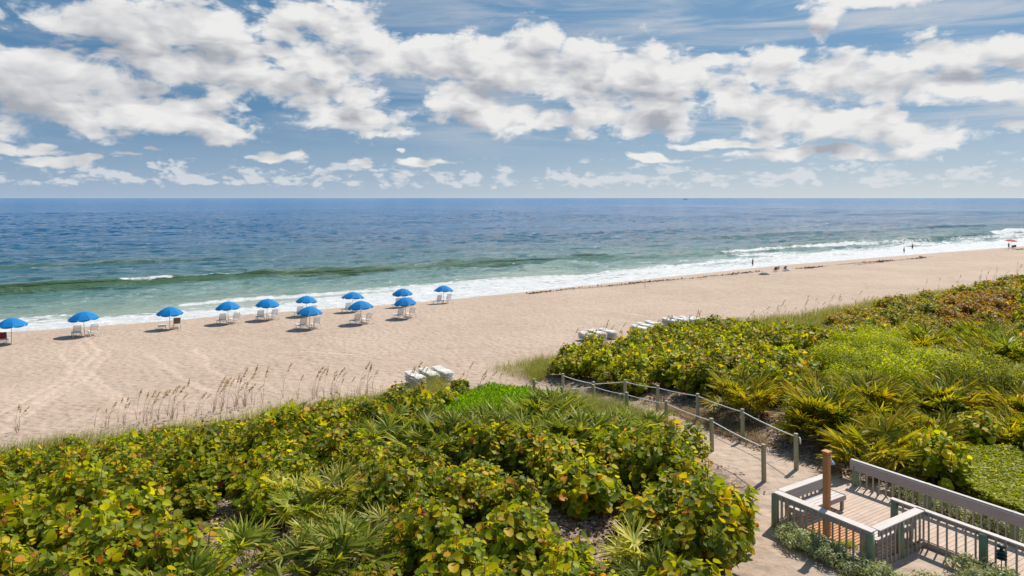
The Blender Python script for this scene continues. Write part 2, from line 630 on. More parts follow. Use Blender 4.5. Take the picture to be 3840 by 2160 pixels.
def mat_sea():
    m, g, out = new_mat('sea water')
    tc = g.n('ShaderNodeTexCoord')
    P = tc.outputs['Object']
    s_, t_, z_ = g.sep(P)
    tw = g.m('MULTIPLY_ADD', g.m('SUBTRACT', g.noise(P, 0.03, 3, 0.6), 0.5), 40.0, t_)
    lt = g.m('LOGARITHM', g.m('MAXIMUM', g.m('SUBTRACT', tw, 80.0), 2.0), 10.0)
    body = g.ramp(g.m('DIVIDE', lt, 4.0), [
        (0.27, (0.34, 0.31, 0.21)), (0.36, (0.27, 0.34, 0.27)), (0.41, (0.15, 0.26, 0.235)), (0.45, (0.060, 0.165, 0.170)),
        (0.51, (0.024, 0.115, 0.175)), (0.58, (0.013, 0.112, 0.235)), (0.70, (0.010, 0.122, 0.29)), (0.95, (0.016, 0.155, 0.36))])
    patch = g.noise(g.vm('MULTIPLY', P, (0.006, 0.02, 1)), 1.0, 4, 0.6)
    body = g.mix(g.ss(patch, 0.4, 0.7, 0.0, 0.4), body, g.mix(1.0, body, (0.6, 0.7, 0.8), 'MULTIPLY'))
    cr = g.n('ShaderNodeAttribute', attribute_name='crest')
    body = g.mix(cr.outputs['Fac'], body, (0.060, 0.115, 0.050))
    fo = g.n('ShaderNodeAttribute', attribute_name='foam')
    n1 = g.noise(g.vm('MULTIPLY', P, (0.55, 0.9, 1)), 1.0, 6, 0.65, 1.0)
    vo = g.n('ShaderNodeTexVoronoi', feature='DISTANCE_TO_EDGE')
    g.put(vo.inputs['Vector'], g.vm('ADD', g.vm('MULTIPLY', P, (0.42, 0.75, 0.0)), g.xyz(n1, g.m('MULTIPLY', n1, 1.6), 0.0)))
    vo.inputs['Scale'].default_value = 1.0
    lace = g.ss(vo.outputs[0], 0.0, 0.22, 1.0, 0.0)
    pat = g.m('ADD', g.m('MULTIPLY', g.m('SUBTRACT', n1, 0.5), 1.5), g.m('MULTIPLY', lace, 0.35))
    ff = g.m('ADD', g.m('MULTIPLY', fo.outputs['Fac'], 1.25), g.m('MULTIPLY', pat, 0.62))
    foam = g.m('MULTIPLY', g.ss(ff, 0.52, 0.85), g.ss(fo.outputs['Fac'], 0.0, 0.12))
    # stray flecks offshore
    fl = g.noise(g.vm('MULTIPLY', P, (0.11, 0.40, 1)), 1.0, 7, 0.7)
    foam = g.m('MAXIMUM', foam, g.m('MULTIPLY', g.ss(fl, 0.735, 0.78), 0.55))
    # ripples: three sizes of chop
    w1 = g.noise(g.vm('MULTIPLY', P, (0.20, 0.46, 1)), 1.0, 4, 0.6, 0.4)
    w2 = g.noise(g.vm('MULTIPLY', P, (0.9, 1.7, 1)), 1.0, 4, 0.62, 0.4)
    w3 = g.noise(g.vm('MULTIPLY', P, (0.035, 0.10, 1)), 1.0, 3, 0.55, 0.3)
    h = g.m('ADD', g.m('MULTIPLY', w1, 0.75), g.m('MULTIPLY', w2, 0.20))
    w4 = g.noise(g.vm('MULTIPLY', P, (0.012, 0.04, 1)), 1.0, 3, 0.6, 0.4)
    h = g.m('MULTIPLY_ADD', w3, 1.9, h)
    h = g.m('MULTIPLY_ADD', w4, 2.2, h)
    bm = g.n('ShaderNodeBump')
    g.put(bm.inputs['Height'], h)
    g.put(bm.inputs['Strength'], g.ss(t_, 92, 118, 0.15, 1.0))
    bm.inputs['Distance'].default_value = 1.9
    wat = principled(g, None, body, g.ss(t_, 150, 1500, 0.10, 0.2), g.ss(t_, 140, 420, 0.45, 0.27), bm.outputs[0])
    wat.inputs['IOR'].default_value = 1.33
    fm = principled(g, None, g.mix(g.ss(n1, 0.3, 0.7), (0.46, 0.48, 0.49), (0.66, 0.67, 0.67)), 0.8, 0.2, bump(g, n1, 0.9, 0.5))
    mx = g.n('ShaderNodeMixShader')
    g.put(mx.inputs[0], foam)
    g.t.links.new(wat.outputs[0], mx.inputs[1]); g.t.links.new(fm.outputs[0], mx.inputs[2])
    g.t.links.new(mx.outputs[0], out.inputs[0])
    return m


M_sand = mat_sand()
M_sea = mat_sea()
M_rail = mat_wood('weathered rail boards', (0.60, 0.54, 0.50), (1.2, 30, 30), 0.2, 0.7, (0.54, 0.48, 0.46), 0.2)
M_fascia = mat_wood('mauve grey rail boards', (0.42, 0.355, 0.33), (1.2, 30, 30), 0.2, 0.7, (0.34, 0.29, 0.27), 0.2)
M_balu = mat_wood('weathered balusters', (0.46, 0.39, 0.32), (30, 30, 2), 0.3, 0.8, (0.24, 0.22, 0.17))
M_post = mat_wood('green treated posts', (0.25, 0.28, 0.17), (26, 26, 1.6), 0.3, 0.8, (0.15, 0.24, 0.12))
M_rope_post = mat_wood('grey green round posts', (0.38, 0.35, 0.22), (22, 22, 1.5), 0.28, 0.85, (0.29, 0.30, 0.17))
M_deck = mat_wood('tan deck boards', (0.54, 0.41, 0.32), (2.0, 34, 30), 0.2, 0.75, (0.40, 0.29, 0.23))
M_orange = mat_wood('orange brown timber', (0.52, 0.235, 0.085), (26, 26, 1.5), 0.22, 0.6, (0.42, 0.18, 0.065))
M_grate = mat_wood('orange slats', (0.55, 0.26, 0.09), (2, 30, 30), 0.2, 0.6, (0.48, 0.22, 0.08))
M_rope = mat_plain('white rope', (0.88, 0.85, 0.80), 0.8, 0.15, 40)
M_blue = mat_plain('blue canvas', (0.0, 0.185, 0.48), 0.75, 0.10, 3.0, 0.2)
M_pole = mat_plain('pale wooden pole', (0.50, 0.38, 0.28), 0.6, 0.15, 8)
M_white = mat_plain('white metal', (0.74, 0.72, 0.69), 0.5, 0.05, 5)
M_strap = mat_plain('white vinyl straps', (0.76, 0.74, 0.70), 0.55, 0.06, 10)
M_dark = mat_plain('dark green metal', (0.02, 0.045, 0.04), 0.45, 0.2, 10)
M_stem = mat_plain('shrub bark', (0.16, 0.11, 0.075), 0.85, 0.3, 12)
M_trunkp = mat_plain('palmetto stalks', (0.16, 0.19, 0.06), 0.7, 0.3, 10)

# ------------------------------------------------------------------ ground and sea
def steps(parts):
    a = []
    for (lo, hi, st_) in parts:
        a += list(np.arange(lo, hi - 1e-6, st_))
    a.append(parts[-1][1])
    return np.array(a)


def grid_faces(nr, nc):
    i = np.arange(nr - 1)[:, None] * nc + np.arange(nc - 1)[None, :]
    i = i.ravel()
    return np.stack([i, i + 1, i + nc + 1, i + nc], 1)


def tedge(s):
    s = np.asarray(s, float)
    return tedge0(s) + 1.6 * (fbm(s * 0.07, 0 * s + 2.2, 4) - 0.47) + 0.35 * np.sin(s * 0.55)


LITTER_BLOBS = []       # (s, t, radius) of the bare, litter covered patches; filled from pixel spots
for (px, py, r) in [(470, 1322, 2.2), (705, 1360, 1.8), (1505, 1280, 1.6), (1500, 1345, 1.2), (620, 1400, 1.5),
                    (1560, 1150, 1.5), (1650, 1120, 1.6), (1750, 1045, 2.0), (1840, 1080, 2.2), (1690, 1010, 1.6), (1900, 1110, 1.5),
                    (2400, 1200, 2.0), (2250, 1170, 1.5), (2470, 1240, 1.6)]:
    p = at(px * 3840 / 2576, py * 3840 / 2576)
    LITTER_BLOBS.append((*st(p.x, p.y), r))

tracks_px = [
    [(328, 1268), (355, 1295), (380, 1320), (352, 1345), (318, 1372), (312, 1402), (235, 1452), (120, 1525), (-40, 1620)],
    [(365, 1298), (420, 1322), (395, 1345), (365, 1368), (362, 1396), (290, 1440), (160, 1520), (20, 1620)],
    [(300, 1285), (338, 1325), (290, 1358), (268, 1390), (266, 1410), (190, 1450), (60, 1520), (-40, 1570)],
    [(285, 1375), (312, 1410), (360, 1450), (430, 1500), (480, 1545)],
    [(330, 1390), (380, 1430), (450, 1480), (520, 1540)],
    [(570, 1330), (620, 1370), (700, 1420), (790, 1470)],
    [(735, 1310), (790, 1352), (770, 1372), (850, 1410), (930, 1450)],
    [(240, 1310), (235, 1335), (262, 1360), (310, 1400)],
    [(1050, 1120 + 200), (1180, 1315), (1310, 1330)],
    [(2160, 1150), (2300, 1165), (2420, 1185)],
]

sg = steps([(-220, -40, 12), (-40, -12, 2), (-12, 46, 0.25), (46, 90, 0.5), (90, 260, 1.5), (260, 800, 12)])
tg = steps([(-500, -20, 20), (-20, 6, 1.0), (6, 98, 0.25), (98, 130, 2.0), (130, 400, 30)])
SS, TT = np.meshgrid(sg, tg)
ZZ = zt(SS, TT)
trk = np.zeros_like(ZZ)
for pl in tracks_px:
    q = [at(*p) for p in pl]
    q = np.array([st(p.x, p.y) for p in q])
    # smooth the polyline a little
    for _ in range(2):
        q = np.concatenate([q[:1], np.stack([q[:-1] * .75 + q[1:] * .25, q[:-1] * .25 + q[1:] * .75], 1).reshape(-1, 2), q[-1:]])
    for a, b in zip(q[:-1], q[1:]):
        msk = (SS > min(a[0], b[0]) - 1) & (SS < max(a[0], b[0]) + 1) & (TT > min(a[1], b[1]) - 1) & (TT < max(a[1], b[1]) + 1)
        if not msk.any():
            continue
        ps = np.stack([SS[msk], TT[msk]], 1)
        d = b - a
        u = np.clip(((ps - a) @ d) / (d @ d + 1e-9), 0, 1)
        dist = np.linalg.norm(ps - (a + u[:, None] * d), axis=1)
        trk[msk] = np.maximum(trk[msk], np.exp(-(dist / 0.22) ** 2))
trk *= (TT > 44)
ZZ = ZZ - trk * 0.05 + 0.02 * (trk > 0.02) * (trk < 0.4)
wet = sstep(TT, tedge(SS) - 3.2, tedge(SS) - 1.2)
wr = np.exp(-((TT - (81.2 + 2.0 * (fbm(SS * 0.03, SS * 0 + 9, 3) - .45) * 2)) / 1.3) ** 2)
wr = np.maximum(wr, 0.8 * np.exp(-((TT - (77.5 + 4.0 * (fbm(SS * 0.02, SS * 0 + 4, 3) - .45) * 2)) / 1.6) ** 2))
wr *= sstep(SS, 40, 58) * (0.35 + 1.1 * vnoise(SS * 0.06, SS * 0 + 1))
lit = np.zeros_like(ZZ)
dn = sstep(TT - toe(SS), 43, 37)
lit = np.maximum(lit, dn * sstep(np.abs(SS - pathc(TT)), 1.1, 2.0) * ((TT > 15) | (SS < 17) | (SS > 24.5)))
deckzone = ((SS > 14.5) & (SS < 24) & (TT < 16))
lit = np.where(deckzone, 0.25 * sstep(SS, 18, 15), lit)
lit = np.where((SS > 23.3) & (SS < 24.2) & (TT < 16), 0.15, lit)
V = np.stack([SS, TT, ZZ], -1).reshape(-1, 3)
me = mesh_np('ground', V, grid_faces(len(tg), len(sg)), True)
for nm, arr in (('track', trk), ('wet', wet), ('wrack', wr), ('litter', lit)):
    at_ = me.attributes.new(nm, 'FLOAT', 'POINT')
    at_.data.foreach_set('value', arr.astype(np.float32).ravel())
ground = link('ground', me, M_sand, rz=TH)
tag(ground, 'pinkish sand beach running into the planted dunes', kind='structure')


def foam_outer(s):
    return np.interp(s, [-40, -8, 5, 25, 60, 110, 160, 250, 400, 900], [108, 108, 106, 107, 111, 114, 119, 123, 134, 145])


def swell(s, t, tc, h, f, b):
    x = t - tc
    return h * np.where(x < 0, np.exp(-(x / f) ** 2), np.exp(-(x / b) ** 2))


def build_sea():
    sw = steps([(-40000, -4000, 9000), (-4000, -400, 900), (-400, -160, 40), (-160, -40, 2.0), (-40, 130, 0.7), (130, 420, 1.4), (420, 1200, 30), (1200, 12000, 1800), (12000, 60000, 12000)])
    k = np.concatenate([np.linspace(0, 1, 60)[:-1] * 40.0, np.arange(40, 150, 0.6), np.arange(150, 330, 1.1), np.arange(330, 800, 2.6), np.arange(800, 1600, 8.0), np.array([1600, 2600, 4500, 8000, 15000, 30000, 60000])])
    te = tedge(sw)
    S2 = np.repeat(sw[None, :], len(k), 0)
    T2 = te[None, :] + k[:, None]
    n = lambda a, b, o=3: fbm(S2 * a, T2 * b, o) - 0.47
    fade = sstep(T2, 330, 240)
    mid = (np.abs(S2) < 600)
    tc1 = 138 + 5 * (fbm(S2 * 0.02, S2 * 0 + 3, 3) - .45) * 2 + np.interp(S2, [-100, 0, 60, 140, 250, 420], [-3, 0, 2, -2, -3, 12])
    am1 = 1.75 * np.interp(S2, [-160, -60, 0, 40, 90, 150, 200, 300, 400, 600], [.5, .8, .85, .7, .35, .25, .6, .8, .55, .2])
    tc2 = 186 + 9 * (fbm(S2 * 0.016, S2 * 0 + 8, 3) - .45) * 2
    am2 = 0.8 * sstep(vnoise(S2 * 0.012 + 3.2, S2 * 0), 0.15, 0.7) + .1
    tc3 = 112 + 5 * (fbm(S2 * 0.03, S2 * 0 + 13, 3) - .45) * 2 + np.interp(S2, [0, 60, 120, 200, 300], [-4, -1, 1, 8, 8])
    am3 = 0.36 * sstep(vnoise(S2 * 0.03 + 9, S2 * 0), 0.1, 0.7)
    z = swell(S2, T2, tc1, am1, 2.3, 5.5) + swell(S2, T2, tc2, am2, 2.6, 8) + swell(S2, T2, tc3, am3, 0.9, 2.6)
    z += swell(S2, T2, 236 + 12 * (fbm(S2 * 0.012, S2 * 0 + 21, 3) - .45) * 2, 0.35, 4, 9)
    chop = 0.10 * n(0.09, 0.22) + 0.10 * n(0.8, 1.5)
    gw = np.random.default_rng(17)
    for k_ in range(26):
        lam = 2.2 * (1.092 ** k_)
        ang = gw.normal(0, .55)
        ks, kt = 2 * np.pi / lam * np.sin(ang), 2 * np.pi / lam * np.cos(ang)
        ph = gw.uniform(0, 6.28)
        wv = ks * S2 + kt * T2 + ph + 2.2 * (vnoise(S2 * .03 + k_, T2 * .03) - .5)
        chop = chop + 0.022 * lam ** .9 * (np.abs(np.sin(wv / 2)) * -1.6 + 1) * .5 * (.4 + 1.2 * vnoise(S2 * .02 + 3 * k_, T2 * .035))
    chop = chop * sstep(T2, 104, 130) * (.45 + .9 * vnoise(S2 * .012, T2 * .03)) * (np.abs(S2) < 900)
    z = z * fade * sstep(T2, 96, 104) + chop * sstep(T2, 1600, 500)
    zs = zt(S2, T2)
    wash = 0.012 + 0.05 * sstep(k[:, None] + 0 * S2, 0.0, 1.5) + 0.05 * (vnoise(S2 * 1.1, T2 * 1.4)) * sstep(k[:, None] + 0 * S2, 0.5, 3)
    z = np.maximum(z, zs + wash)
    fo = foam_outer(S2)
    u = (T2 - te) / np.maximum(fo - te, 1.0)
    f = np.interp(u, [0, 0.06, 0.35, 0.62, 0.88, 1.08, 1.35], [0.55, 0.85, 0.86, 0.66, 0.46, 0.22, 0.0])
    f = f + 1.0 * (fbm(S2 * 0.08, T2 * 0.25, 4) - 0.46) * sstep(u, 0.02, 0.3) * (u < 1.6)
    f = np.maximum(f, 0.75 * np.exp(-((T2 - tc3 + 1.2) / 1.1) ** 2) * sstep(am3, 0.08, 0.3))
    cap = lambda a, b: sstep(S2, a, a + 3) * sstep(S2, b, b - 3)
    f = np.maximum(f, (.5 + .6 * vnoise(S2 * .9, T2 * .9)) * cap(8, 19) * np.exp(-((T2 - tc1 + 0.55) / .95) ** 2))
    f = np.maximum(f, 0.55 * cap(20, 34) * np.exp(-((T2 - tc1 + 0.2) / 0.5) ** 2))
    f = np.maximum(f, (.2 + .7 * vnoise(S2 * .06, S2 * 0 + 4)) * cap(150, 268) * np.exp(-((T2 - tc1 + 2.0) / 1.8) ** 2))
    f = np.maximum(f, 1.0 * cap(325, 380) * np.exp(-((T2 - tc1 + 1.0) / 2.2) ** 2))
    f = np.maximum(f, 0.45 * cap(150, 420) * sstep(T2, tc1 + 1, tc1 - 4) * (0.3 + vnoise(S2 * .05, T2 * .25)))
    f = np.clip(f, 0, 1)
    me = mesh_np('sea', np.stack([S2, T2, z], -1).reshape(-1, 3), grid_faces(len(k), len(sw)), True)
    crest = np.exp(-((T2 - tc1 + 1.6) / 2.4) ** 2) * np.clip(am1 / 1.1, 0, 1) + .7 * np.exp(-((T2 - tc2 + 1.8) / 2.6) ** 2) * np.clip(am2 / .8, 0, 1)
    crest = np.clip(crest * sstep(S2, 300, 160), 0, 1)
    a = me.attributes.new('crest', 'FLOAT', 'POINT')
    a.data.foreach_set('value', crest.astype(np.float32).ravel())
    a = me.attributes.new('foam', 'FLOAT', 'POINT')
    a.data.foreach_set('value', f.astype(np.float32).ravel())
    o = link('sea', me, M_sea, rz=TH)
    tag(o, 'blue sea turning green over the shallows with white surf', kind='structure')


build_sea()
#@@OBJ
# ------------------------------------------------------------------ boardwalk deck
DK = (19.8, 12.5, 5.0)


def deck_root(name, s=DK[0], t=DK[1], z=DK[2]):
    x, y = XY(s, t)
    return empty(name, (x, y, z), TH)


FZ, RZ = 5.18, 6.05        # floor and rail top heights
L = lambda s, t, z: (s - DK[0], t - DK[1], z - DK[2])


def build_deck():
    root = deck_root('boardwalk_deck')
    tag(root, 'weathered timber boardwalk with pale railings and a square lookout at its seaward end', 'boardwalk')
    r_ = random.Random(5)
    fl = MB()
    # lookout boards run along the shore, walkway boards across
    t = 10.95
    while t < 14.0:
        fl.beam(L(18.5, t + .07, FZ - .02), L(21.05, t + .07, FZ - .02), .133, .04, .004)
        t += .14
    t = 2.0
    while t < 14.35:
        fl.beam(L(21.055, t + .07, FZ - .021 + r_.uniform(-.002, .002)), L(23.1, t + .07, FZ - .021), .133, .04, .004)
        t += .14
    floor = fl.build('floor', M_deck, root)
    jo = MB()
    for (p, q) in (((18.46, 10.9), (18.46, 14.05)), ((18.46, 10.88), (21.0, 10.88)), ((21.03, 2), (21.03, 10.85)), ((23.15, 2), (23.15, 14.35)),
                   ((18.46, 14.05), (21.0, 14.05)), ((21.03, 14.38), (23.15, 14.38))):
        jo.beam(L(*p, FZ - .12), L(*q, FZ - .12), .04, .19)
    jo.build('rim_joist', M_balu, root)

    def railing(p, q, capw, cap_off, fascia_h, fascia_off, bal_off, posts, bal=True, n_bal=None, capmat=None):
        """straight railing from p to q; offsets are to the left of the p->q direction"""
        p, q = np.array(p, float), np.array(q, float)
        d = q - p
        Ln = np.linalg.norm(d); d = d / Ln
        nl = np.array([-d[1], d[0]])
        c = MB()
        a, b = p + nl * cap_off, q + nl * cap_off
        k = max(1, round(Ln / 2.6))
        for i in range(k):
            u, v = a + (b - a) * i / k, a + (b - a) * (i + 1) / k
            c.beam(L(*(u + d * .002), RZ - .02), L(*(v - d * .002), RZ - .02 + .0015 * (i % 2)), capw, .04, .006)
        rl = c.build('railing', capmat or M_rail, root)
        f = MB()
        a, b = p + nl * fascia_off, q + nl * fascia_off
        f.beam(L(*a, RZ - .042 - fascia_h / 2), L(*b, RZ - .042 - fascia_h / 2), .038, fascia_h, .004)
        f.build('fascia_board', M_fascia, rl)
        if bal:
            n = n_bal or int(Ln / .212)
            for i in range(n):
                w = p + d * (Ln * (i + .5) / n + r_.uniform(-.006, .006)) + nl * bal_off
                m = MB()
                m.beam(L(*w, FZ - .16), L(*(w + nl * r_.uniform(-.004, .004)), RZ - .045), .044, .04, .003, up=(1, 0, 0))
                m.build('baluster', M_balu, rl)
        for (u, off) in posts:
            w = p + d * u + nl * off
            m = MB()
            m.tube([L(*w, 4.75), L(*w, 5.4), L(*w, RZ - .044)], [.113, .11, .107], 12)
            m.build('post', M_post, rl, True)
        return rl
    # lookout: landward-left side, near side, seaward side
    railing((18.5, 14.0), (18.5, 10.9), .27, .06, .15, -.022, -.06, [(.03, -.02), (3.04, -.02)], True, 15)
    railing((18.72, 10.9), (21.05, 10.9), .27, .06, .15, -.022, -.06, [(1.15, .02)], True, 11)
    railing((21.05, 14.0), (18.72, 14.0), .25, .05, .27, .155, .0, [(.12, .03)], True, 11)
    # walkway, side facing the camera
    railing((21.05, 11.84), (21.05, 2.0), .17, 0, .13, .04, -.04, [(.1, 0), (2.55, -.07), (4.95, -.07), (7.4, -.07)], True, 40)
    # walkway, far side, tall inner board
    railing((23.1, 2.0), (23.1, 14.35), .12, .045, .30, .125, .05, [(12.2, .04), (9.85, -.05), (7.45, -.05), (5.0, -.05)], True, 56)
    return root


deck = build_deck()


def bench(name, s0, s1, t0, t1, label):
    x, y = XY((s0 + s1) / 2, (t0 + t1) / 2)
    root = empty(name, (x, y, FZ), TH)
    tag(root, label, 'bench', 'benches built along the lookout railing')
    w, d = s1 - s0, t1 - t0
    m = MB()
    n = 4
    for i in range(n):
        yy = -d / 2 + d * (i + .5) / n
        m.box((0, yy, .43), (w, d / n - .012, .04), None, .004)
    m.build('seat', M_rail, root)
    m = MB()
    for sg_ in (-1, 1):
        m.box((0, sg_ * (d / 2 + .022), .395), (w, .03, .15), None, .004)
        m.box((sg_ * (w / 2 + .018), 0, .394), (.03, d, .148), None, .004)
    m.build('apron', M_fascia, root)
    for sx in (-1, 1):
        for sy in (-1, 1):
            m = MB()
            m.box((sx * (w / 2 - .08), sy * (d / 2 - .06), .16), (.09, .09, .31), None, .006)
            m.build('leg', M_balu, root)
    return root


bench('bench', 18.78, 21.0, 13.28, 13.82, 'pale plank bench along the seaward railing of the lookout, behind the brown post')
bench('bench', 18.95, 20.9, 11.06, 11.52, 'pale plank bench inside the near corner of the lookout beside the orange floor')


def shower():
    x, y = XY(18.86, 12.5)
    root = empty('shower_post', (x, y, FZ), TH)
    tag(root, 'tall orange brown square post with a cap and shower head in the lookout', 'shower post')
    m = MB()
    m.box((0, 0, 1.2), (.165, .165, 2.4), None, .008)
    for sx in (-1, 1):
        m.box((sx * .085, 0, 1.2), (.012, .10, 2.3), None, .003)
        m.box((0, sx * .085, 1.2), (.10, .012, 2.3), None, .003)
    m.build('shaft', M_orange, root)
    m = MB()
    m.box((0, 0, 2.37), (.21, .21, .03), None, .005)
    m.box((0, 0, 2.42), (.18, .18, .07), None, .005)
    m.box((0, 0, 2.475), (.23, .23, .035), None, .012)
    m.build('cap', M_orange, root)
    m = MB()
    m.tube([(.09, .02, 2.22), (.17, .02, 2.24), (.25, .02, 2.20), (.27, .02, 2.14)], .017, 8)
    pipe = m.build('shower_pipe', M_white, root, True)
    m = MB()
    m.lathe([(.02, .05), (.05, .02), (.085, -.03), (.085, -.05)], 14, (.28, .02, 2.10))
    m.build('shower_head', mat_plain('pale blue plastic', (.30, .42, .58), .4, .05), root, True)
    g = MB()
    for i in range(14):
        g.box((.42, -.75 + i * .105, .025), (1.0, .08, .03), None, .004)
    for k in (0, 1):
        g.box((.05 + .75 * k, -.07, .006), (.05, 1.4, .008))
    gr = g.build('shower_grate', M_grate, loc=Vector((x, y, FZ + .002)), rz=TH)
    tag(gr, 'orange slatted shower floor around the brown post on the lookout', 'shower floor')


shower()


def path_lamp():
    x, y = XY(20.72, 8.75)
    z = gz(x, y)
    root = empty('path_lamp', (x, y, z))
    tag(root, 'dark green tiered path lamp on a stake beside the near walkway railing', 'lamp')
    m = MB(); m.tube([(0, 0, -.1), (0, 0, .62)], .014, 8)
    m.tube([(-.12, .0, .38), (.16, .02, .42)], .008, 6)
    m.build('stake', mat_plain('grey stake', (.35, .35, .33), .5), root)
    for k in range(3):
        m = MB()
        m.lathe([(.03, .0), (.125, -.03), (.13, -.045), (.05, -.01), (.03, .06)], 16, (0, 0, .68 + k * .085))
        m.build('tier', M_dark, root, True)
    m = MB(); m.lathe([(.03, 0), (.10, .0), (.11, .03), (.06, .07), (.02, .08)], 16, (0, 0, .93))
    m.build('lid', M_dark, root, True)


path_lamp()

# ------------------------------------------------------------------ rope fence along the path
ROPE_L = [(21.2, 16.5), (21.9, 19.5), (22.9, 23.0), (23.4, 26.1), (23.6, 28.9), (23.0, 31.0), (23.5, 34.2)]
ROPE_R = [(23.0, 16.5), (23.2, 19.1), (24.6, 22.8), (25.2, 26.0), (25.7, 28.9), (25.0, 30.6), (25.6, 34.3)]
TOP_L = [(2865, 1665), (2670, 1568), (2499, 1504), (2351, 1471), (2227, 1442), (2105, 1452), (2003, 1420)]
TOP_R = [(2986, 1626), (2785, 1534), (2616, 1475), (2465, 1445), (2344, 1423), (2227, 1431), (2112, 1401)]


def rope_fence(tops, side, where):
    knots = []
    r_ = random.Random(len(where))
    for i, (px, py) in enumerate(tops):
        h = [1.32, 1.32, 1.32, 1.3, 1.25, 1.2, 1.2][i]
        p = at(px, py, h)
        z = gz(p.x, p.y)
        rad = .085
        m = MB()
        m.tube([(0, 0, -.5), (0, 0, .3), (0, 0, h - .02), (0, 0, h)], [rad * 1.03, rad, rad * .98, rad * .9], 12)
        o = m.build('rope_post', M_rope_post, None, False, (p.x, p.y, z))
        o.rotation_euler = (r_.uniform(-.025, .025), r_.uniform(-.025, .025), r_.uniform(0, 3))
        which = ['nearest the lookout', 'second from the lookout', 'third from the lookout', 'fourth from the lookout',
                 'fifth from the lookout', 'next to last before the beach', 'last before the beach'][i]
        tag(o, f'grey green round post {which} in the {where} rope row', 'post', 'posts of the path rope fence')
        knots.append(Vector((p.x, p.y, z + h - .12)))
    pts = []
    for a, b in zip(knots[:-1], knots[1:]):
        n = 10
        for k in range(n):
            u = k / n
            q = a.lerp(b, u)
            q.z -= 4 * u * (1 - u) * .012 * (b - a).length
            pts.append(q)
    pts.append(knots[-1])
    base = knots[0].copy()
    m = MB()
    m.tube([p - base for p in pts], .019, 6)
    m.tube([Vector((.10, -.03, 0)), Vector((.13, -.05, -.1)), Vector((.13, -.05, -.24))], [.022, .03, .018], 6)
    o = m.build('path_rope', M_rope, None, True, base)
    tag(o, f'sagging white rope strung along the {where} row of path posts', 'rope', 'ropes of the path fence')


rope_fence(TOP_L, -1, 'left')
rope_fence(TOP_R, 1, 'right')

# ------------------------------------------------------------------ parasols and loungers
def make_umbrella(mat, name='beach_umbrella', R=1.2, H=2.2, crown=.6):
    root = empty(name)
    n, sub = 8, 5
    prof = [(0.0, crown), (.18, crown * .965), (.4, crown * .83), (.65, crown * .56), (.86, crown * .24), (1.0, 0)]
    vs = []; fs = []
    nk = n * sub
    for (r, z) in prof[1:]:
        for k in range(nk):
            a = 2 * math.pi * k / nk
            w = (k % sub) / sub
            sag = 4 * w * (1 - w)
            rr = r * R * (1 - .055 * sag * r)
            vs.append((rr * math.cos(a), rr * math.sin(a), H - crown + z - .03 * sag * r * (1 - r * .5)))
    apex = len(vs); vs.append((0, 0, H))
    for k in range(nk):
        fs.append([apex, k, (k + 1) % nk])
    for i in range(len(prof) - 2):
        for k in range(nk):
            j = (k + 1) % nk
            fs.append([i * nk + k, (i + 1) * nk + k, (i + 1) * nk + j, i * nk + j])
    m = MB(); m.add(vs, fs)
    can = m.build('canopy', mat, root)
    v = MB()
    e0 = (len(prof) - 2) * nk
    ring = vs[e0:e0 + nk]
    low = []
    for k, p in enumerate(ring):
        w = (k % sub) / sub
        low.append((p[0] * 1.012, p[1] * 1.012, p[2] - (.06 + .07 * 4 * w * (1 - w))))
    v.add(ring + low, [[k, (k + 1) % nk, nk + (k + 1) % nk, nk + k] for k in range(nk)])
    v.build('valance', mat, can)
    p = MB(); p.tube([(0, 0, -.35), (0, 0, H - .03)], .022, 8)
    p.lathe([(.012, 0), (.03, .02), (.02, .06), (.005, .08)], 8, (0, 0, H - .01))
    p.build('pole', M_pole, root)
    rb = MB()
    for k in range(n):
        a = 2 * math.pi * k / n
        c, s_ = math.cos(a), math.sin(a)
        pr = [(q[0] * R * .985 * c, q[0] * R * .985 * s_, H - crown + q[1] - .018) for q in prof]
        rb.tube(pr, .007, 5)
        rb.tube([(0, 0, H - .75), (.5 * R * c, .5 * R * s_, H - crown + crown * .70)], .006, 5)
    rb.build('ribs', M_white, can)
    tips = MB()
    for k in range(n):
        q = ring[k * sub]
        tips.box((q[0] * 1.02, q[1] * 1.02, q[2] - .035), (.05, .05, .08), Matrix.Rotation(2 * math.pi * k / n, 3, 'Z'), .01)
    tips.build('rib_tips', M_white, can)
    return root


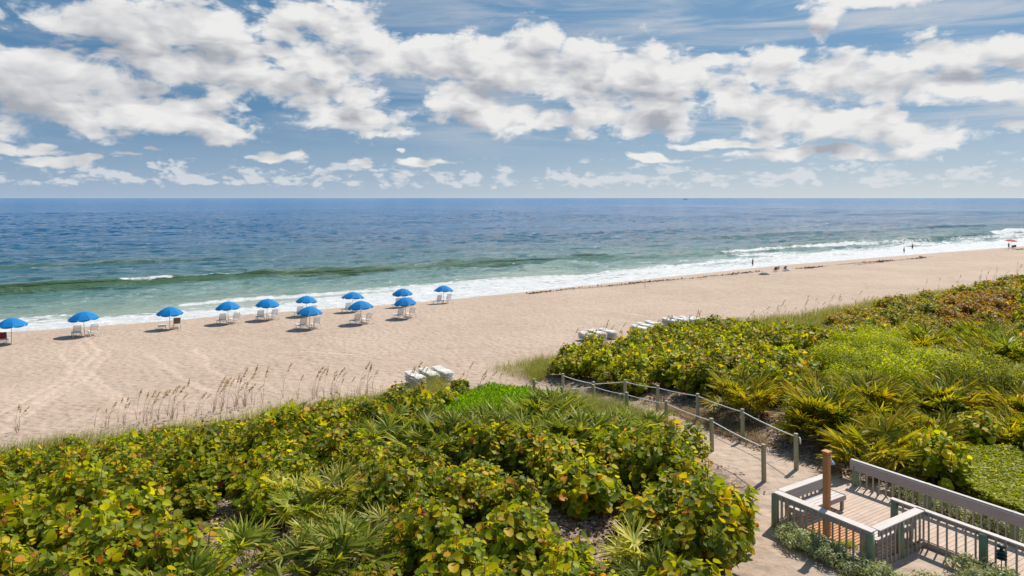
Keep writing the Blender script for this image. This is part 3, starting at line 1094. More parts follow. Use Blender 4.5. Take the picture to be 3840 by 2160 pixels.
def make_lounger(back_deg=58.0, name='sun_lounger', legs=True, detail=True):
    """local y = towards the feet (sea), x across; back at -y"""
    root = empty(name)
    W, hz = .66, .36
    f = MB()
    hinge = -.18
    for sx in (-1, 1):
        x = sx * W / 2
        f.tube([(x, -.92, hz), (x, .9, hz), (x, 1.0, hz - .05)], .021, 7)
    for y in (-.9, -.2, .45, .97):
        f.tube([(-W / 2, y, hz - .005), (W / 2, y, hz - .005)], .017, 6)
    f.build('frame', M_white, root, True)
    b = MB()
    n = 13
    for i in range(n):
        y = hinge + .05 + (1.12) * i / (n - 1)
        b.box((0, y, hz + .022), (W + .02, .066, .012), None, .004)
    b.build('seat_straps', M_strap, root)
    a = math.radians(back_deg)
    bd = Vector((0, -math.cos(a), math.sin(a)))
    k = MB()
    for sx in (-1, 1):
        x = sx * (W / 2 - .025)
        k.tube([Vector((x, hinge, hz + .03)) + bd * u for u in (0, .4, .8)], .019, 7)
    k.tube([Vector((-W / 2 + .025, hinge, hz + .03)) + bd * .8, Vector((W / 2 - .025, hinge, hz + .03)) + bd * .8], .019, 7)
    if back_deg > 20:
        for sx in (-1, 1):
            x = sx * (W / 2 - .05)
            k.tube([Vector((x, hinge, hz + .03)) + bd * .45, (x, hinge - .52, hz)], .012, 6)
    bk = k.build('backrest', M_white, root, True)
    st_ = MB()
    Mx = Matrix.Rotation(math.pi - a, 3, 'X')
    for i in range(9):
        c = Vector((0, hinge, hz + .04)) + bd * (.06 + .72 * i / 8)
        st_.box(c, (W - .03, .062, .012), Mx, .004)
    st_.build('back_straps', M_strap, bk)
    if legs:
        for y in (-.62, .62):
            for sx in (-1, 1):
                m = MB()
                x = sx * W / 2
                m.tube([(x, y - .16, hz - .01), (x, y - .13, .06), (x, y - .06, .015), (x, y + .06, .015), (x, y + .13, .06), (x, y + .16, hz - .01)], .019, 6)
                m.build('leg', M_white, root, True)
    return root


UMB = [(43, 1288), (317.5, 1260), (636.5, 1234), (856, 1213), (1000, 1199), (1147, 1184), (1160.5, 1233), (1322, 1169.6), (1356, 1214),
       (1511.6, 1151), (1522, 1194), (1664, 1138)]
UWHERE = ['cut off by the left edge of the photo', 'second from the left, over two upright loungers', 'over the flat lounger and the towel draped lounger',
          'fourth from the left, over two upright loungers', 'fifth from the left, beside the surf', 'behind and above the middle pair, by the foam',
          'in front, seventh from the left', 'by the surf, eighth from the left',
          'in front, ninth from the left, on dry sand', 'hidden partly behind the eleventh, at the surf edge', 'on dry sand, second from the right',
          'rightmost of the blue row, nearest the surf']
u0 = make_umbrella(M_blue)
u_proto = u0
lo_up = make_lounger(60)
lo_flat = make_lounger(3)
usedl = set()


def place_lounger(proto, x, y, rz, label, group):
    o = proto if proto not in usedl else copy_tree(proto)
    usedl.add(proto)
    s_, t_ = st(x, y)
    dx, dy = XY(0, 1)
    z0, z1 = gz(x - dx * .6, y - dy * .6), gz(x + dx * .6, y + dy * .6)
    o.location = (x, y, max(gz(x, y), (z0 + z1) / 2) - .012)
    o.rotation_euler = (math.atan2(z1 - z0, 1.2), 0, rz)
    tag(o, label, 'lounger', group)
    return o


rr = random.Random(11)
for i, (px, py) in enumerate(UMB):
    p = at(px, py)
    o = u0 if i == 0 else copy_tree(u0)
    o.location = (p.x, p.y, gz(p.x, p.y))
    o.rotation_euler = (rr.uniform(-.07, .08), rr.uniform(-.09, .05), rr.uniform(0, .78))
    sc = rr.uniform(.97, 1.04)
    o.scale = (sc, sc, sc)
    if i == 1:
        o.rotation_euler = (0.02, -.05, .2); o.scale = (1.08, 1.08, 1.02)
    tag(o, 'blue beach umbrella with white rib tips, ' + UWHERE[i], 'umbrella', 'blue umbrellas along the surf')
    s_, t_ = st(p.x, p.y)
    for k, (ds, dt) in enumerate(((-.62, .15), (.66, .05))):
        if i == 0 and k == 1:
            continue
        ds += rr.uniform(-.05, .08); dt += rr.uniform(-.15, .2)
        x, y = XY(s_ + ds, t_ + dt)
        proto = lo_flat if (i == 2 and k == 0) else lo_up
        nm = ['first', 'second', 'third', 'fourth', 'fifth', 'sixth', 'seventh', 'eighth', 'ninth', 'tenth', 'eleventh', 'twelfth'][i]
        lab = f'white strap lounger on the {"left" if k == 0 else "right"} under the {nm} blue umbrella from the left'
        if i == 2 and k == 0:
            lab = 'white strap lounger lying flat beside the towel draped lounger'
        if i == 2 and k == 1:
            lab = 'white lounger with a brown towel hung over its raised back'
        if i == 0:
            lab = 'white lounger with a dark red towel, cut off by the left photo edge'
        lo = place_lounger(proto, x, y, TH + rr.uniform(-.12, .12), lab, 'loungers set out under the umbrellas')
        if (i == 2 and k == 1) or i == 0:
            hinge, hz, a = -.18, .36, math.radians(60)
            bd = Vector((0, -math.cos(a), math.sin(a))); nb = Vector((0, -math.sin(a), -math.cos(a)))
            c0 = Vector((0, hinge, hz + .04))
            W = .6
            path = [c0 + bd * .25 - nb * .03, c0 + bd * .6 - nb * .03, c0 + bd * .82 - nb * .02, c0 + bd * .86 + nb * .02, c0 + bd * .80 + nb * .05, c0 + bd * .5 + nb * .06, c0 + bd * .18 + nb * .08]
            vs = []; fs = []
            for q in path:
                for j in range(7):
                    w = -W / 2 + W * j / 6
                    vs.append(q + Vector((w, 0, 0)) + nb * .012 * math.sin(j * 2.1))
            for r in range(len(path) - 1):
                for j in range(6):
                    fs.append([r * 7 + j, r * 7 + j + 1, r * 7 + 8 + j, r * 7 + 7 + j])
            m = MB(); m.add(vs, fs)
            tw = m.build('beach_towel', mat_plain('brown towel' if i else 'dark red towel', (.20, .13, .09) if i else (.22, .02, .03), .9, .2, 12), None, True, lo.location, lo.rotation_euler.z)
            tag(tw, 'brown towel hung over a lounger back under the third blue umbrella' if i else 'dark red towel hung on the lounger at the left photo edge', 'towel')

# stacks of flat loungers at the dune toe
def make_flat():
    """stacked lounger: frame rails with the shallow seat curve, straps as one bed"""
    W = .66
    prof = [(-.95, .10), (-.75, .12), (-.45, .07), (-.15, .03), (.15, .06), (.5, .085), (.8, .06), (.98, .02)]
    f = MB()
    for sx in (-1, 1):
        f.tube([(sx * W / 2, y, z) for (y, z) in prof], .017, 6)
    f.tube([(-W / 2, -.95, .10), (W / 2, -.95, .10)], .02, 6)
    f.tube([(-W / 2, .98, .02), (W / 2, .98, .02)], .02, 6)
    for y, z in ((-.6, .08), (.6, .06)):
        for sx in (-1, 1):
            f.tube([(sx * (W / 2 + .02), y - .1, z), (sx * (W / 2 + .02), y, z - .085), (sx * (W / 2 + .02), y + .1, z)], .015, 5)
    me = f.mesh('stacked_lounger', True)
    b = MB()
    ys = np.linspace(-.92, .95, 24)
    for y in ys:
        z = np.interp(y, [q[0] for q in prof], [q[1] for q in prof])
        b.box((0, y, z + .018), (W + .02, .066, .012), None, .003)
    return me, b.mesh('straps')


STK = [('row left of the path', [(1556, 1408), (1607, 1396), (1659, 1389)], 6),
       ('row nearest the path', [(2203, 1254), (2238, 1245), (2279, 1241)], 6),
       ('middle row', [(2400, 1228), (2421, 1219), (2452, 1212)], 6),
       ('farthest row', [(2514, 1200), (2546, 1196), (2577, 1194), (2610, 1195)], 6)]
fl_me, fl_st = make_flat()
fl_me.materials.append(M_white); fl_st.materials.append(M_strap)
order = ['leftmost', 'second', 'third', 'rightmost']
lev = ['bottom', 'second lowest', 'third lowest', 'fourth lowest', 'fifth from the sand', 'sixth from the sand', 'next to top', 'topmost']
for (where, tops, n) in STK:
    for j, (px, py) in enumerate(tops):
        p = at(px, py, .6)
        z = gz(p.x, p.y)
        for k in range(n):
            o = link('stacked_lounger', fl_me, None, None, (p.x + rr.uniform(-.02, .02), p.y + rr.uniform(-.02, .02), z + .09 + k * .098), TH + math.pi + rr.uniform(-.04, .04))
            link('straps', fl_st, None, o)
            lv = lev[k] if k < n - 2 else lev[6 + k - (n - 2)]
            od = order[j] if j < len(tops) - 1 else 'rightmost'
            tag(o, f'{lv} white lounger of the {od} pile, {where}', 'lounger', 'white loungers piled at the dune toe')

# ------------------------------------------------------------------ people and what they brought
M_skin = mat_plain('tanned skin', (.36, .19, .12), .55, .1, 8)
M_hair = mat_plain('dark hair', (.02, .014, .01), .7, .3, 20)


def skin_body(joints, edges, radii, name):
    me = bpy.data.meshes.new(name)
    me.from_pydata([tuple(j) for j in joints], edges, [])
    o = bpy.data.objects.new(name, me)
    COL.objects.link(o)
    md = o.modifiers.new('skin', 'SKIN')
    lay = me.skin_vertices[0].data
    for i, r in enumerate(radii):
        lay[i].radius = (r, r)
    lay[0].use_root = True
    sb = o.modifiers.new('sub', 'SUBSURF')
    sb.levels = 1; sb.render_levels = 1
    dg = bpy.context.evaluated_depsgraph_get()
    me2 = bpy.data.meshes.new_from_object(o.evaluated_get(dg))
    me2.name = name
    bpy.data.objects.remove(o)
    me2.polygons.foreach_set('use_smooth', np.ones(len(me2.polygons), bool))
    return me2


def person(loc, rz, label, pose='stand', arms='fold', shorts=(.03, .03, .05), top=None, H=1.72, hair=True, hat=None):
    root = empty('person', loc, rz)
    tag(root, label, 'person')
    J = []; E = []; Rr = []

    def a(p, r, par=None):
        J.append(Vector(p)); Rr.append(r)
        if par is not None:
            E.append((par, len(J) - 1))
        return len(J) - 1
    hipz = .88 if pose != 'sit' else .22
    k = H / 1.72
    pel = a((0, 0, hipz), .125)
    wa = a((0, .0, hipz + .2), .115, pel)
    ch = a((0, .01, hipz + .40), .14, wa)
    nk = a((0, .0, hipz + .58), .055, ch)
    h1 = a((0, -.015, hipz + .66), .075, nk)
    h2 = a((0, -.02, hipz + .76), .092, h1)
    h3 = a((0, -.01, hipz + .83), .07, h2)
    a((0, -.115, hipz + .735), .014, h2)      # nose
    for sx in (-1, 1):
        a((sx * .095, 0, hipz + .735), .014, h2)   # ears
        sh = a((sx * .19, .01, hipz + .50), .062, ch)
        if arms == 'fold':
            el = a((sx * .25, .0, hipz + .25), .045, sh); wr = a((sx * .10, -.2, hipz + .28), .032, el)
            hd = Vector((-sx * .9, -.1, .1))
        elif arms == 'point' and sx == 1:
            el = a((.34, -.22, hipz + .42), .045, sh); wr = a((.42, -.46, hipz + .40), .032, el)
            hd = Vector((.3, -.95, -.05))
        elif arms == 'lap':
            el = a((sx * .25, -.06, hipz + .24), .045, sh); wr = a((sx * .14, -.27, hipz + .14), .032, el)
            hd = Vector((-sx * .2, -.9, -.2))
        else:
            el = a((sx * .25, .02, hipz + .22), .045, sh); wr = a((sx * .27, -.03, hipz - .02), .032, el)
            hd = Vector((0, -.1, -1))
        hd.normalize()
        pm = a(J[wr] + hd * .07, .036, wr)
        side = hd.cross(Vector((0, 0, 1)) if abs(hd.z) < .8 else Vector((0, 1, 0))).normalized()
        for fi, ln in enumerate((.072, .082, .077, .06)):
            f1 = a(J[pm] + hd * .03 + side * (.012 * (fi - 1.5) * 1.3), .0095, pm)
            a(J[f1] + hd * ln, .008, f1)
        t1 = a(J[wr] + hd * .04 + side * .04, .011, wr)
        a(J[t1] + hd * .045 + side * .015, .0085, t1)
        if pose == 'sit':
            hp = a((sx * .1, -.03, hipz - .02), .095, pel); kn = a((sx * .12, -.45, hipz + .16), .062, hp); an = a((sx * .12, -.75, .06), .04, kn)
        elif pose == 'stride':
            hp = a((sx * .1, 0, hipz - .06), .095, pel); kn = a((sx * .11, -.1 * sx - .04, hipz - .44), .062, hp); an = a((sx * .11, -.17 * sx + .04, .08), .04, kn)
        else:
            hp = a((sx * .1, 0, hipz - .06), .095, pel); kn = a((sx * .11, -.02, hipz - .44), .062, hp); an = a((sx * .12, .02, .08), .04, kn)
        a(J[an] + Vector((0, -.13, -.045)), .034, an)
    J = [j * k for j in J]; Rr = [r * k for r in Rr]
    bm_ = skin_body(J, E, Rr, 'body')
    link('body', bm_, M_skin, root)
    hb = MB(); hb.lathe([(.02, .125), (.06, .115), (.088, .07), (.1, .02), (.098, -.03), (.07, -.075), (.03, -.06)], 12, (0, .018, hipz + .765))
    hm = hb.mesh('hair', True)
    hm.transform(Matrix.Scale(k, 4))
    link('hair', hm, hat or M_hair, root)
    # shorts: waist and two legs
    def tube_cloth(pts, rs):
        m = MB(); m.tube([Vector(p) * k for p in pts], [r * k for r in rs], 12, False); return m
    if pose == 'sit':
        s_ = tube_cloth([(0, 0, hipz + .12), (0, 0, hipz), (0, 0, hipz - .1)], [.15, .155, .12])
        for sx in (-1, 1):
            s_.tube([Vector((sx * .09, 0, hipz)) * k, Vector((sx * .11, -.3, hipz + .1)) * k], [.118 * k, .098 * k], 12, False)
    else:
        s_ = tube_cloth([(0, 0, hipz + .13), (0, 0, hipz), (0, 0, hipz - .1)], [.15, .16, .15])
        kn_y = (-.14, .06) if pose == 'stride' else (-.02, -.02)
        for sx in (-1, 1):
            yy = -.1 * sx - .04 if pose == 'stride' else -.02
            s_.tube([Vector((sx * .09, 0, hipz - .05)) * k, Vector((sx * .11, yy, hipz - .42)) * k], [.118 * k, .098 * k], 12, False)
    s_.build('shorts', mat_plain('swim shorts', shorts, .8, .1), root, True)
    if top:
        t_ = tube_cloth([(0, 0, hipz + .08), (0, 0, hipz + .2), (0, .01, hipz + .40), (0, .005, hipz + .53), (0, 0, hipz + .575)], [.152, .138, .168, .135, .07])
        for sx in (-1, 1):
            t_.tube([Vector((sx * .13, .01, hipz + .50)) * k, Vector((sx * .225, .01, hipz + .36)) * k], [.085 * k, .072 * k], 10, False)
        t_.build('shirt', mat_plain('shirt', top, .85, .1), root, True)
    return root


def at_z(px, py, z):
    d = F * (CAMZ - z) / (py - HY)
    return Vector(((px - CX) / F * d, d, z))


def on_ground(px, py):
    p = at(px, py)
    return Vector((p.x, p.y, gz(p.x, p.y)))


person(at_z(2822.6, 998.5, -.06), math.radians(200), 'person in dark shorts and reddish top standing at the foam edge, arms folded', 'stand', 'fold', (.015, .015, .02), (.14, .045, .05), 1.66)
person(at_z(3390.6, 950.5, -.06), math.radians(-70), 'slim person in dark trunks standing in the wash, nearer of two', 'stride', 'point', (.03, .025, .03), None, 1.66)
person(at_z(3422, 935.5, -.06), math.radians(-75), 'person in dark clothes wading and pointing seaward, farther of two', 'stand', 'point', (.012, .015, .025), (.02, .03, .05), 1.70)
sw = at_z(2212.5, 991, .0)
person(Vector((sw.x, sw.y, -1.28)), math.radians(170), 'swimmer with head and shoulders above the green water', 'stand', 'down', (.02, .02, .03), None, 1.72)

# red umbrella camp far down the beach
M_red = mat_plain('red canvas', (.62, .06, .03), .75, .1, 3)
q = on_ground(3790, 931)
red = make_umbrella(M_red, 'beach_umbrella', 1.28, 2.35, .42)
red.location = q; red.rotation_euler = (0, .12, .3)
tag(red, 'red beach umbrella alone far down the beach by the surf', 'umbrella')
person(on_ground(3783, 931.5), math.radians(150), 'person in a dark red top sitting upright under the red umbrella', 'stand', 'lap', (.02, .02, .03), (.20, .03, .03), 1.45)


def beach_chair(loc, rz, colors, label, back=65):
    root = empty('beach_chair', loc, rz)
    tag(root, label, 'beach chair', 'folding beach chairs brought by visitors')
    W = .58
    f = MB()
    for sx in (-1, 1):
        x = sx * W / 2
        f.tube([(x, .30, .02), (x, -.28, .30)], .014, 6)
        f.tube([(x, -.32, .02), (x, .26, .27)], .014, 6)
        f.tube([(x, .18, .44), (x, -.30, .46)], .016, 6)
        f.tube([(x, .18, .24), (x, .47, .86)], .014, 6)
    f.build('frame', M_white, root, True)
    a = math.radians(back)
    mats = [mat_plain('canvas stripe', c, .8, .08) for c in colors]
    s_ = MB(); s_.box((0, -.05, .27), (W - .04, .5, .015), None, .004)
    s_.build('seat', mats[0], root)
    bk = None
    for i in range(6):
        m = MB()
        m.box((-W / 2 + .05 + (W - .1) * (i + .5) / 6, .33, .56), ((W - .1) / 6 - .002, .014, .66), Matrix.Rotation(-math.radians(25), 3, 'X'), .003)
        o = m.build('backrest' if bk is None else 'stripe', mats[i % len(mats)], root if bk is None else bk)
        bk = bk or o
    return root


beach_chair(on_ground(3797, 932), math.radians(155), [(.03, .04, .05), (.05, .07, .08)], 'dark folding chair just right of the red umbrella pole')
beach_chair(on_ground(3806, 930.5), math.radians(150), [(.05, .07, .08), (.03, .04, .05)], 'dark folding chair farthest right beside the red umbrella')
beach_chair(on_ground(2913, 1016.5), math.radians(205), [(.10, .16, .25), (.65, .62, .6), (.35, .12, .1)], 'blue and white striped beach chair beside the wrack line')
beach_chair(on_ground(2905, 1018.5), math.radians(190), [(.20, .08, .06), (.12, .07, .06)], 'low brown beach chair left of the striped one')
beach_chair(on_ground(2941, 1015.5), math.radians(190), [(.50, .04, .03), (.55, .35, .08), (.05, .12, .2)], 'red and yellow striped beach chair next to a white towel')


def cloth_heap(loc, size, col, name, label, cat, seed):
    r_ = np.random.default_rng(seed)
    n = 12
    gx, gy = np.meshgrid(np.linspace(-1, 1, n), np.linspace(-1, 1, n))
    rad = np.maximum(abs(gx), abs(gy))
    z = (1 - rad ** 2) * size[2] * (.55 + .9 * vnoise(gx * 2.2 + seed, gy * 2.2)) + .01
    V = np.stack([gx * size[0] * (1 - .12 * vnoise(gy * 3, gx)), gy * size[1], z], -1).reshape(-1, 3)
    V = np.concatenate([V, V * [1, 1, 0]])
    fs = [list(q) for q in grid_faces(n, n)]
    o = link(name, mesh_np(name, V, fs, True), mat_plain(name + ' cloth', col, .9, .2, 9), None, loc)
    tag(o, label, cat)


cloth_heap(on_ground(2953, 1016), (.5, .35, .38), (.72, .72, .72), 'beach_towel', 'white towel heaped over a bag beside the red and yellow chair', 'towel', 3)
cloth_heap(on_ground(2866, 1030), (.9, .5, .32), (.05, .10, .10), 'beach_bag', 'dark teal bag and mat lying alone on the sand', 'bag', 5)
cloth_heap(on_ground(2925, 1019), (.6, .4, .12), (.35, .37, .38), 'beach_mat', 'grey mat spread between the two striped chairs', 'mat', 8)

# yellow stake
q = on_ground(2418.6, 1081)
m = MB(); m.tube([(0, 0, -.3), (0, 0, 1.25)], .03, 8)
stake = m.build('marker_stake', mat_plain('weathered stake', (.45, .32, .10), .8, .2), None, False, q)
tag(stake, 'thin stake with a yellow top standing alone on the sand', 'stake')
m = MB(); m.box((0, 0, 1.02), (.09, .09, .5), None, .01)
m.build('yellow_sleeve', mat_plain('yellow paint', (.75, .45, .02), .6, .05), stake)

# motor yacht on the horizon
def yacht():
    x0 = at_z(2570, HY + 6.2, 0.0)
    root = empty('motor_yacht', (x0.x, x0.y, 0), 0.1)
    tag(root, 'dark hulled motor yacht far out on the horizon', 'boat')
    m = MB()
    secs = [(-20, 2.6, 2.4), (-12, 3.6, 2.4), (0, 4.0, 2.6), (10, 3.2, 3.1), (17, 1.4, 3.7), (21, .15, 4.1)]
    vs = []; fs = []
    for (x, w, h) in secs:
        vs += [(x, -w, h), (x, -w * .7, -.6), (x, w * .7, -.6), (x, w, h)]
    for i in range(len(secs) - 1):
        for k in range(4):
            j = (k + 1) % 4
            fs.append([i * 4 + k, i * 4 + j, i * 4 + 4 + j, i * 4 + 4 + k])
    fs += [[3, 2, 1, 0], [len(vs) - 4, len(vs) - 3, len(vs) - 2, len(vs) - 1]]
    m.add(vs, fs)
    m.build('hull', mat_plain('dark hull', (.025, .035, .06), .4), root)
    m = MB(); m.box((-2, 0, 4.0), (24, 6, 3), None, .6); m.box((-4, 0, 6.4), (14, 5, 1.9), None, .6)
    c = m.build('cabin', mat_plain('grey cabin', (.30, .33, .38), .5), root)
    m = MB(); m.box((-2, 0, 4.3), (22, 6.1, .9)); m.build('windows', mat_plain('dark glass', (.02, .03, .04), .1), c)
    m = MB(); m.tube([(-5, 0, 7.3), (-6, 0, 12)], .15, 6); m.build('mast', M_white, root)


yacht()
#@@VEG
# ------------------------------------------------------------------ plants
def rot_basis(N, spin):
    """rotation matrices (n,3,3) whose z column is N, spun about it"""
    N = N / np.linalg.norm(N, axis=1, keepdims=True)
    ref = np.where(np.abs(N[:, 2:3]) < .95, [[0, 0, 1.0]], [[1.0, 0, 0]])
    X = np.cross(ref, N); X /= np.linalg.norm(X, axis=1, keepdims=True)
    Y = np.cross(N, X)
    c, s_ = np.cos(spin)[:, None], np.sin(spin)[:, None]
    return np.stack([X * c + Y * s_, -X * s_ + Y * c, N], 2)


def dir_basis(D, N):
    """y column along D, z column near N"""
    D = D / np.linalg.norm(D, axis=1, keepdims=True)
    X = np.cross(D, N); X /= np.linalg.norm(X, axis=1, keepdims=True) + 1e-9
    Z = np.cross(X, D)
    return np.stack([X, D, Z], 2)


def spread(tv, tf, P, R, sc):
    n, k = len(P), len(tv)
    sc = np.asarray(sc)
    if sc.ndim == 1:
        sc = sc[:, None]
    V = np.einsum('nij,nkj->nki', R, tv[None] * sc[:, None, :]) + P[:, None, :]
    Fc = (tf[None] + (np.arange(n) * k)[:, None, None]).reshape(-1, tf.shape[1])
    return V.reshape(-1, 3), Fc


def join(parts):
    V = []; Fs = []; o = 0
    for v, f in parts:
        V.append(v); Fs.append(f + o); o += len(v)
    return np.concatenate(V), np.concatenate(Fs)


# round sea grape leaf, folded along its midrib; stalk end at the origin
LEAF_V = np.array([(0, 0, 0), (.34, .12, .07), (.52, .45, .11), (.36, .86, .07), (0, 1.0, -.03), (-.36, .86, .07), (-.52, .45, .11), (-.34, .12, .07)])
LEAF_V = LEAF_V - [0, .1, 0]
LEAF_F = np.array([[0, 1, 2, 3, 4], [0, 4, 5, 6, 7]])
OVAL_V = np.array([(0, 0, 0), (.26, .45, .05), (0, 1.0, 0), (-.26, .45, .05)])
OVAL_F = np.array([[0, 1, 2, 3]])
BLADE_V = np.array([(-.5, 0, 0), (.5, 0, 0), (.42, .5, .0), (-.42, .5, 0), (.06, 1, -.0), (-.06, 1, 0)])
BLADE_F = np.array([[0, 1, 2, 3], [3, 2, 4, 5]])


def tubes_np(paths, r0, r1, n=4):
    parts = []
    m = MB()
    for p in paths:
        m.tube(p, [r0 + (r1 - r0) * i / (len(p) - 1) for i in range(len(p))], n, False)
    return m


def sea_grape_meshes(seed, R=1.05, H=1.25, shoots=46, per=12, size=.115, name='leaves'):
    g = np.random.default_rng(seed)
    P = []; N = []; SP = []; SZ = []; paths = []
    for i in range(shoots):
        rr_ = math.sqrt((i + .5) / shoots) * R * g.uniform(.85, 1.1)
        a = i * 2.39996 + g.uniform(-.3, .3)
        top = H * (1 - .5 * (rr_ / R) ** 2) * g.uniform(.68, 1.25)
        tip = np.array([rr_ * math.cos(a), rr_ * math.sin(a), top])
        base = np.array([.35 * rr_ * math.cos(a), .35 * rr_ * math.sin(a), 0])
        mid = (base + tip) / 2 + np.array([.2 * rr_ * math.cos(a), .2 * rr_ * math.sin(a), .05])
        paths.append([base, mid, tip])
        a0 = g.uniform(0, 6.28)
        for j in range(per):
            u = 1 - (j / per) * .72
            c = base * (1 - u) ** 2 + 2 * mid * u * (1 - u) + tip * u * u
            aa = a0 + j * 2.6 + g.uniform(-.4, .4)
            out = np.array([math.cos(aa), math.sin(aa), 0])
            s_ = size * g.uniform(.6, 1.45) * (1.0 if j > 1 else .75)
            P.append(c + out * s_ * .5)
            radial = np.array([math.cos(a), math.sin(a), 0]) * (rr_ / R)
            nn = np.array([0, 0, g.uniform(.5, 1.1)]) + .55 * radial - .35 * out * g.uniform(-.6, 1.2) + g.normal(0, .28, 3)
            N.append(nn)
            SP.append(out)
            SZ.append(s_ * 2)
    P = np.array(P); N = np.array(N); D = np.array(SP) + g.normal(0, .25, (len(P), 3))
    # leaf blade lies across its normal
    Nn = N / np.linalg.norm(N, axis=1, keepdims=True)
    D = D - Nn * np.sum(D * Nn, 1, keepdims=True)
    V, Fc = spread(LEAF_V, LEAF_F, P, dir_basis(D, Nn), np.array(SZ))
    lm = mesh_np(name, V, Fc)
    sm = tubes_np(paths, .02, .006).mesh('stems')
    return lm, sm


def fan_frond(g, petiole_base, out, up, plen, size, nl=22):
    """one palmetto fan: returns leaflet arrays and the stalk path"""
    tip = petiole_base + (out * .62 + np.array([0, 0, 1.0]) * up) / math.hypot(.62, up) * plen
    d = (tip - petiole_base); d /= np.linalg.norm(d)
    d = d * .8 + np.array([0, 0, -.05]) + out * .25
    d /= np.linalg.norm(d)
    side = np.cross(d, [0, 0, 1.0]); side /= np.linalg.norm(side) + 1e-9
    nrm = np.cross(side, d)
    tw = g.uniform(-.5, .5)
    side, nrm = side * math.cos(tw) + nrm * math.sin(tw), nrm * math.cos(tw) - side * math.sin(tw)
    an = np.linspace(-1.95, 1.95, nl) + g.normal(0, .04, nl)
    L_ = size * (1 - .24 * (np.abs(an) / 1.95) ** 2) * g.uniform(.88, 1.1, nl)
    D = d[None] * np.cos(an)[:, None] + side[None] * np.sin(an)[:, None] + nrm[None] * (.22 * np.cos(an * .8)[:, None]) * -.2
    D = D + nrm[None] * .18 + g.normal(0, .05, (nl, 3)) + np.array([0, 0, -.10])
    D /= np.linalg.norm(D, axis=1, keepdims=True)
    NN = np.repeat(nrm[None], nl, 0) + side[None] * (np.where(np.arange(nl) % 2, .7, -.7))[:, None]
    B = dir_basis(D, NN)
    P = np.repeat(tip[None], nl, 0)
    sc = np.stack([np.full(nl, .055 * size / .6), L_, np.full(nl, 1.0)], 1)
    return P, B, sc, [petiole_base, (petiole_base + tip) / 2 - np.array([0, 0, .03]), tip]


def palmetto_meshes(seed, fronds=15, size=.62, plen=.75, flat=.0):
    g = np.random.default_rng(seed)
    parts = []; paths = []
    tv = np.array([(-.32, 0, 0), (.32, 0, 0), (.5, .45, .0), (-.5, .45, 0), (.10, 1, -.10), (-.10, 1, -.10)])
    for i in range(fronds):
        a = i * 2.39996 + g.uniform(-.4, .4)
        out = np.array([math.cos(a), math.sin(a), 0])
        up = g.uniform(.25, 1.25) * (1 - flat) + .1 - .5 * (i / fronds) * .6
        base = out * g.uniform(0, .15) + np.array([0, 0, .05])
        P, B, sc, path = fan_frond(g, base, out, up, plen * g.uniform(.7, 1.2), size * g.uniform(.8, 1.12))
        parts.append(spread(tv, BLADE_F, P, B, sc)); paths.append(path)
    V, Fc = join(parts)
    return mesh_np('fronds', V, Fc), tubes_np(paths, .014, .009).mesh('stalks')


def bush_meshes(seed, R=1.0, H=1.1, n=2600, size=.085, lumps=9, fill=.5):
    g = np.random.default_rng(seed)
    C = []; RR = []
    for i in range(lumps):
        a = i * 2.39996; r = math.sqrt(i / lumps) * R * .75
        h = H * (1 - .45 * (r / R) ** 2) * g.uniform(.55, .85)
        C.append((r * math.cos(a), r * math.sin(a), h * .62)); RR.append((R * g.uniform(.34, .5), h * .55))
    C = np.array(C); RR = np.array(RR)
    k = g.integers(0, lumps, n)
    d = g.normal(0, 1, (n, 3)); d[:, 2] = np.abs(d[:, 2]) * 1.0 - .25; d /= np.linalg.norm(d, axis=1, keepdims=True)
    rad = 1 - fill * g.random(n) ** 2
    P = C[k] + d * np.stack([RR[k, 0], RR[k, 0], RR[k, 1]], 1) * rad[:, None]
    P[:, 2] = np.maximum(P[:, 2], .02)
    N = d + g.normal(0, .5, (n, 3)) + [0, 0, .35]
    V, Fc = spread(OVAL_V, OVAL_F, P, rot_basis(N, g.uniform(0, 6.28, n)), size * g.uniform(.6, 1.35, n))
    st_paths = [[np.array([0, 0, 0]), C[i] * [.5, .5, .5], C[i]] for i in range(lumps)]
    return mesh_np('leaves', V, Fc), tubes_np(st_paths, .022, .008).mesh('stems')


def blades(P, h, lean, g, w=.012, lean_dir=None):
    """curved grass blades at the points P"""
    n = len(P)
    a = g.uniform(0, 6.28, n) if lean_dir is None else lean_dir + g.normal(0, .9, n)
    hx = np.stack([np.cos(a), np.sin(a)], 1)
    ln = lean * g.uniform(.3, 1.3, n)
    side = np.stack([-hx[:, 1], hx[:, 0]], 1) * (w / 2)
    v = np.zeros((n, 6, 3))
    for j, (u, ww) in enumerate(((0, 1.0), (.55, .8), (1.0, .15))):
        c = P + np.concatenate([hx * (ln * h * u * u)[:, None], (h * (u - .28 * ln * u * u))[:, None]], 1)
        v[:, 2 * j, :] = c; v[:, 2 * j + 1, :] = c
        v[:, 2 * j, :2] += side * ww; v[:, 2 * j + 1, :2] -= side * ww
    f = np.array([[0, 1, 3, 2], [2, 3, 5, 4]])
    Fc = (f[None] + (np.arange(n) * 6)[:, None, None]).reshape(-1, 4)
    return v.reshape(-1, 3), Fc


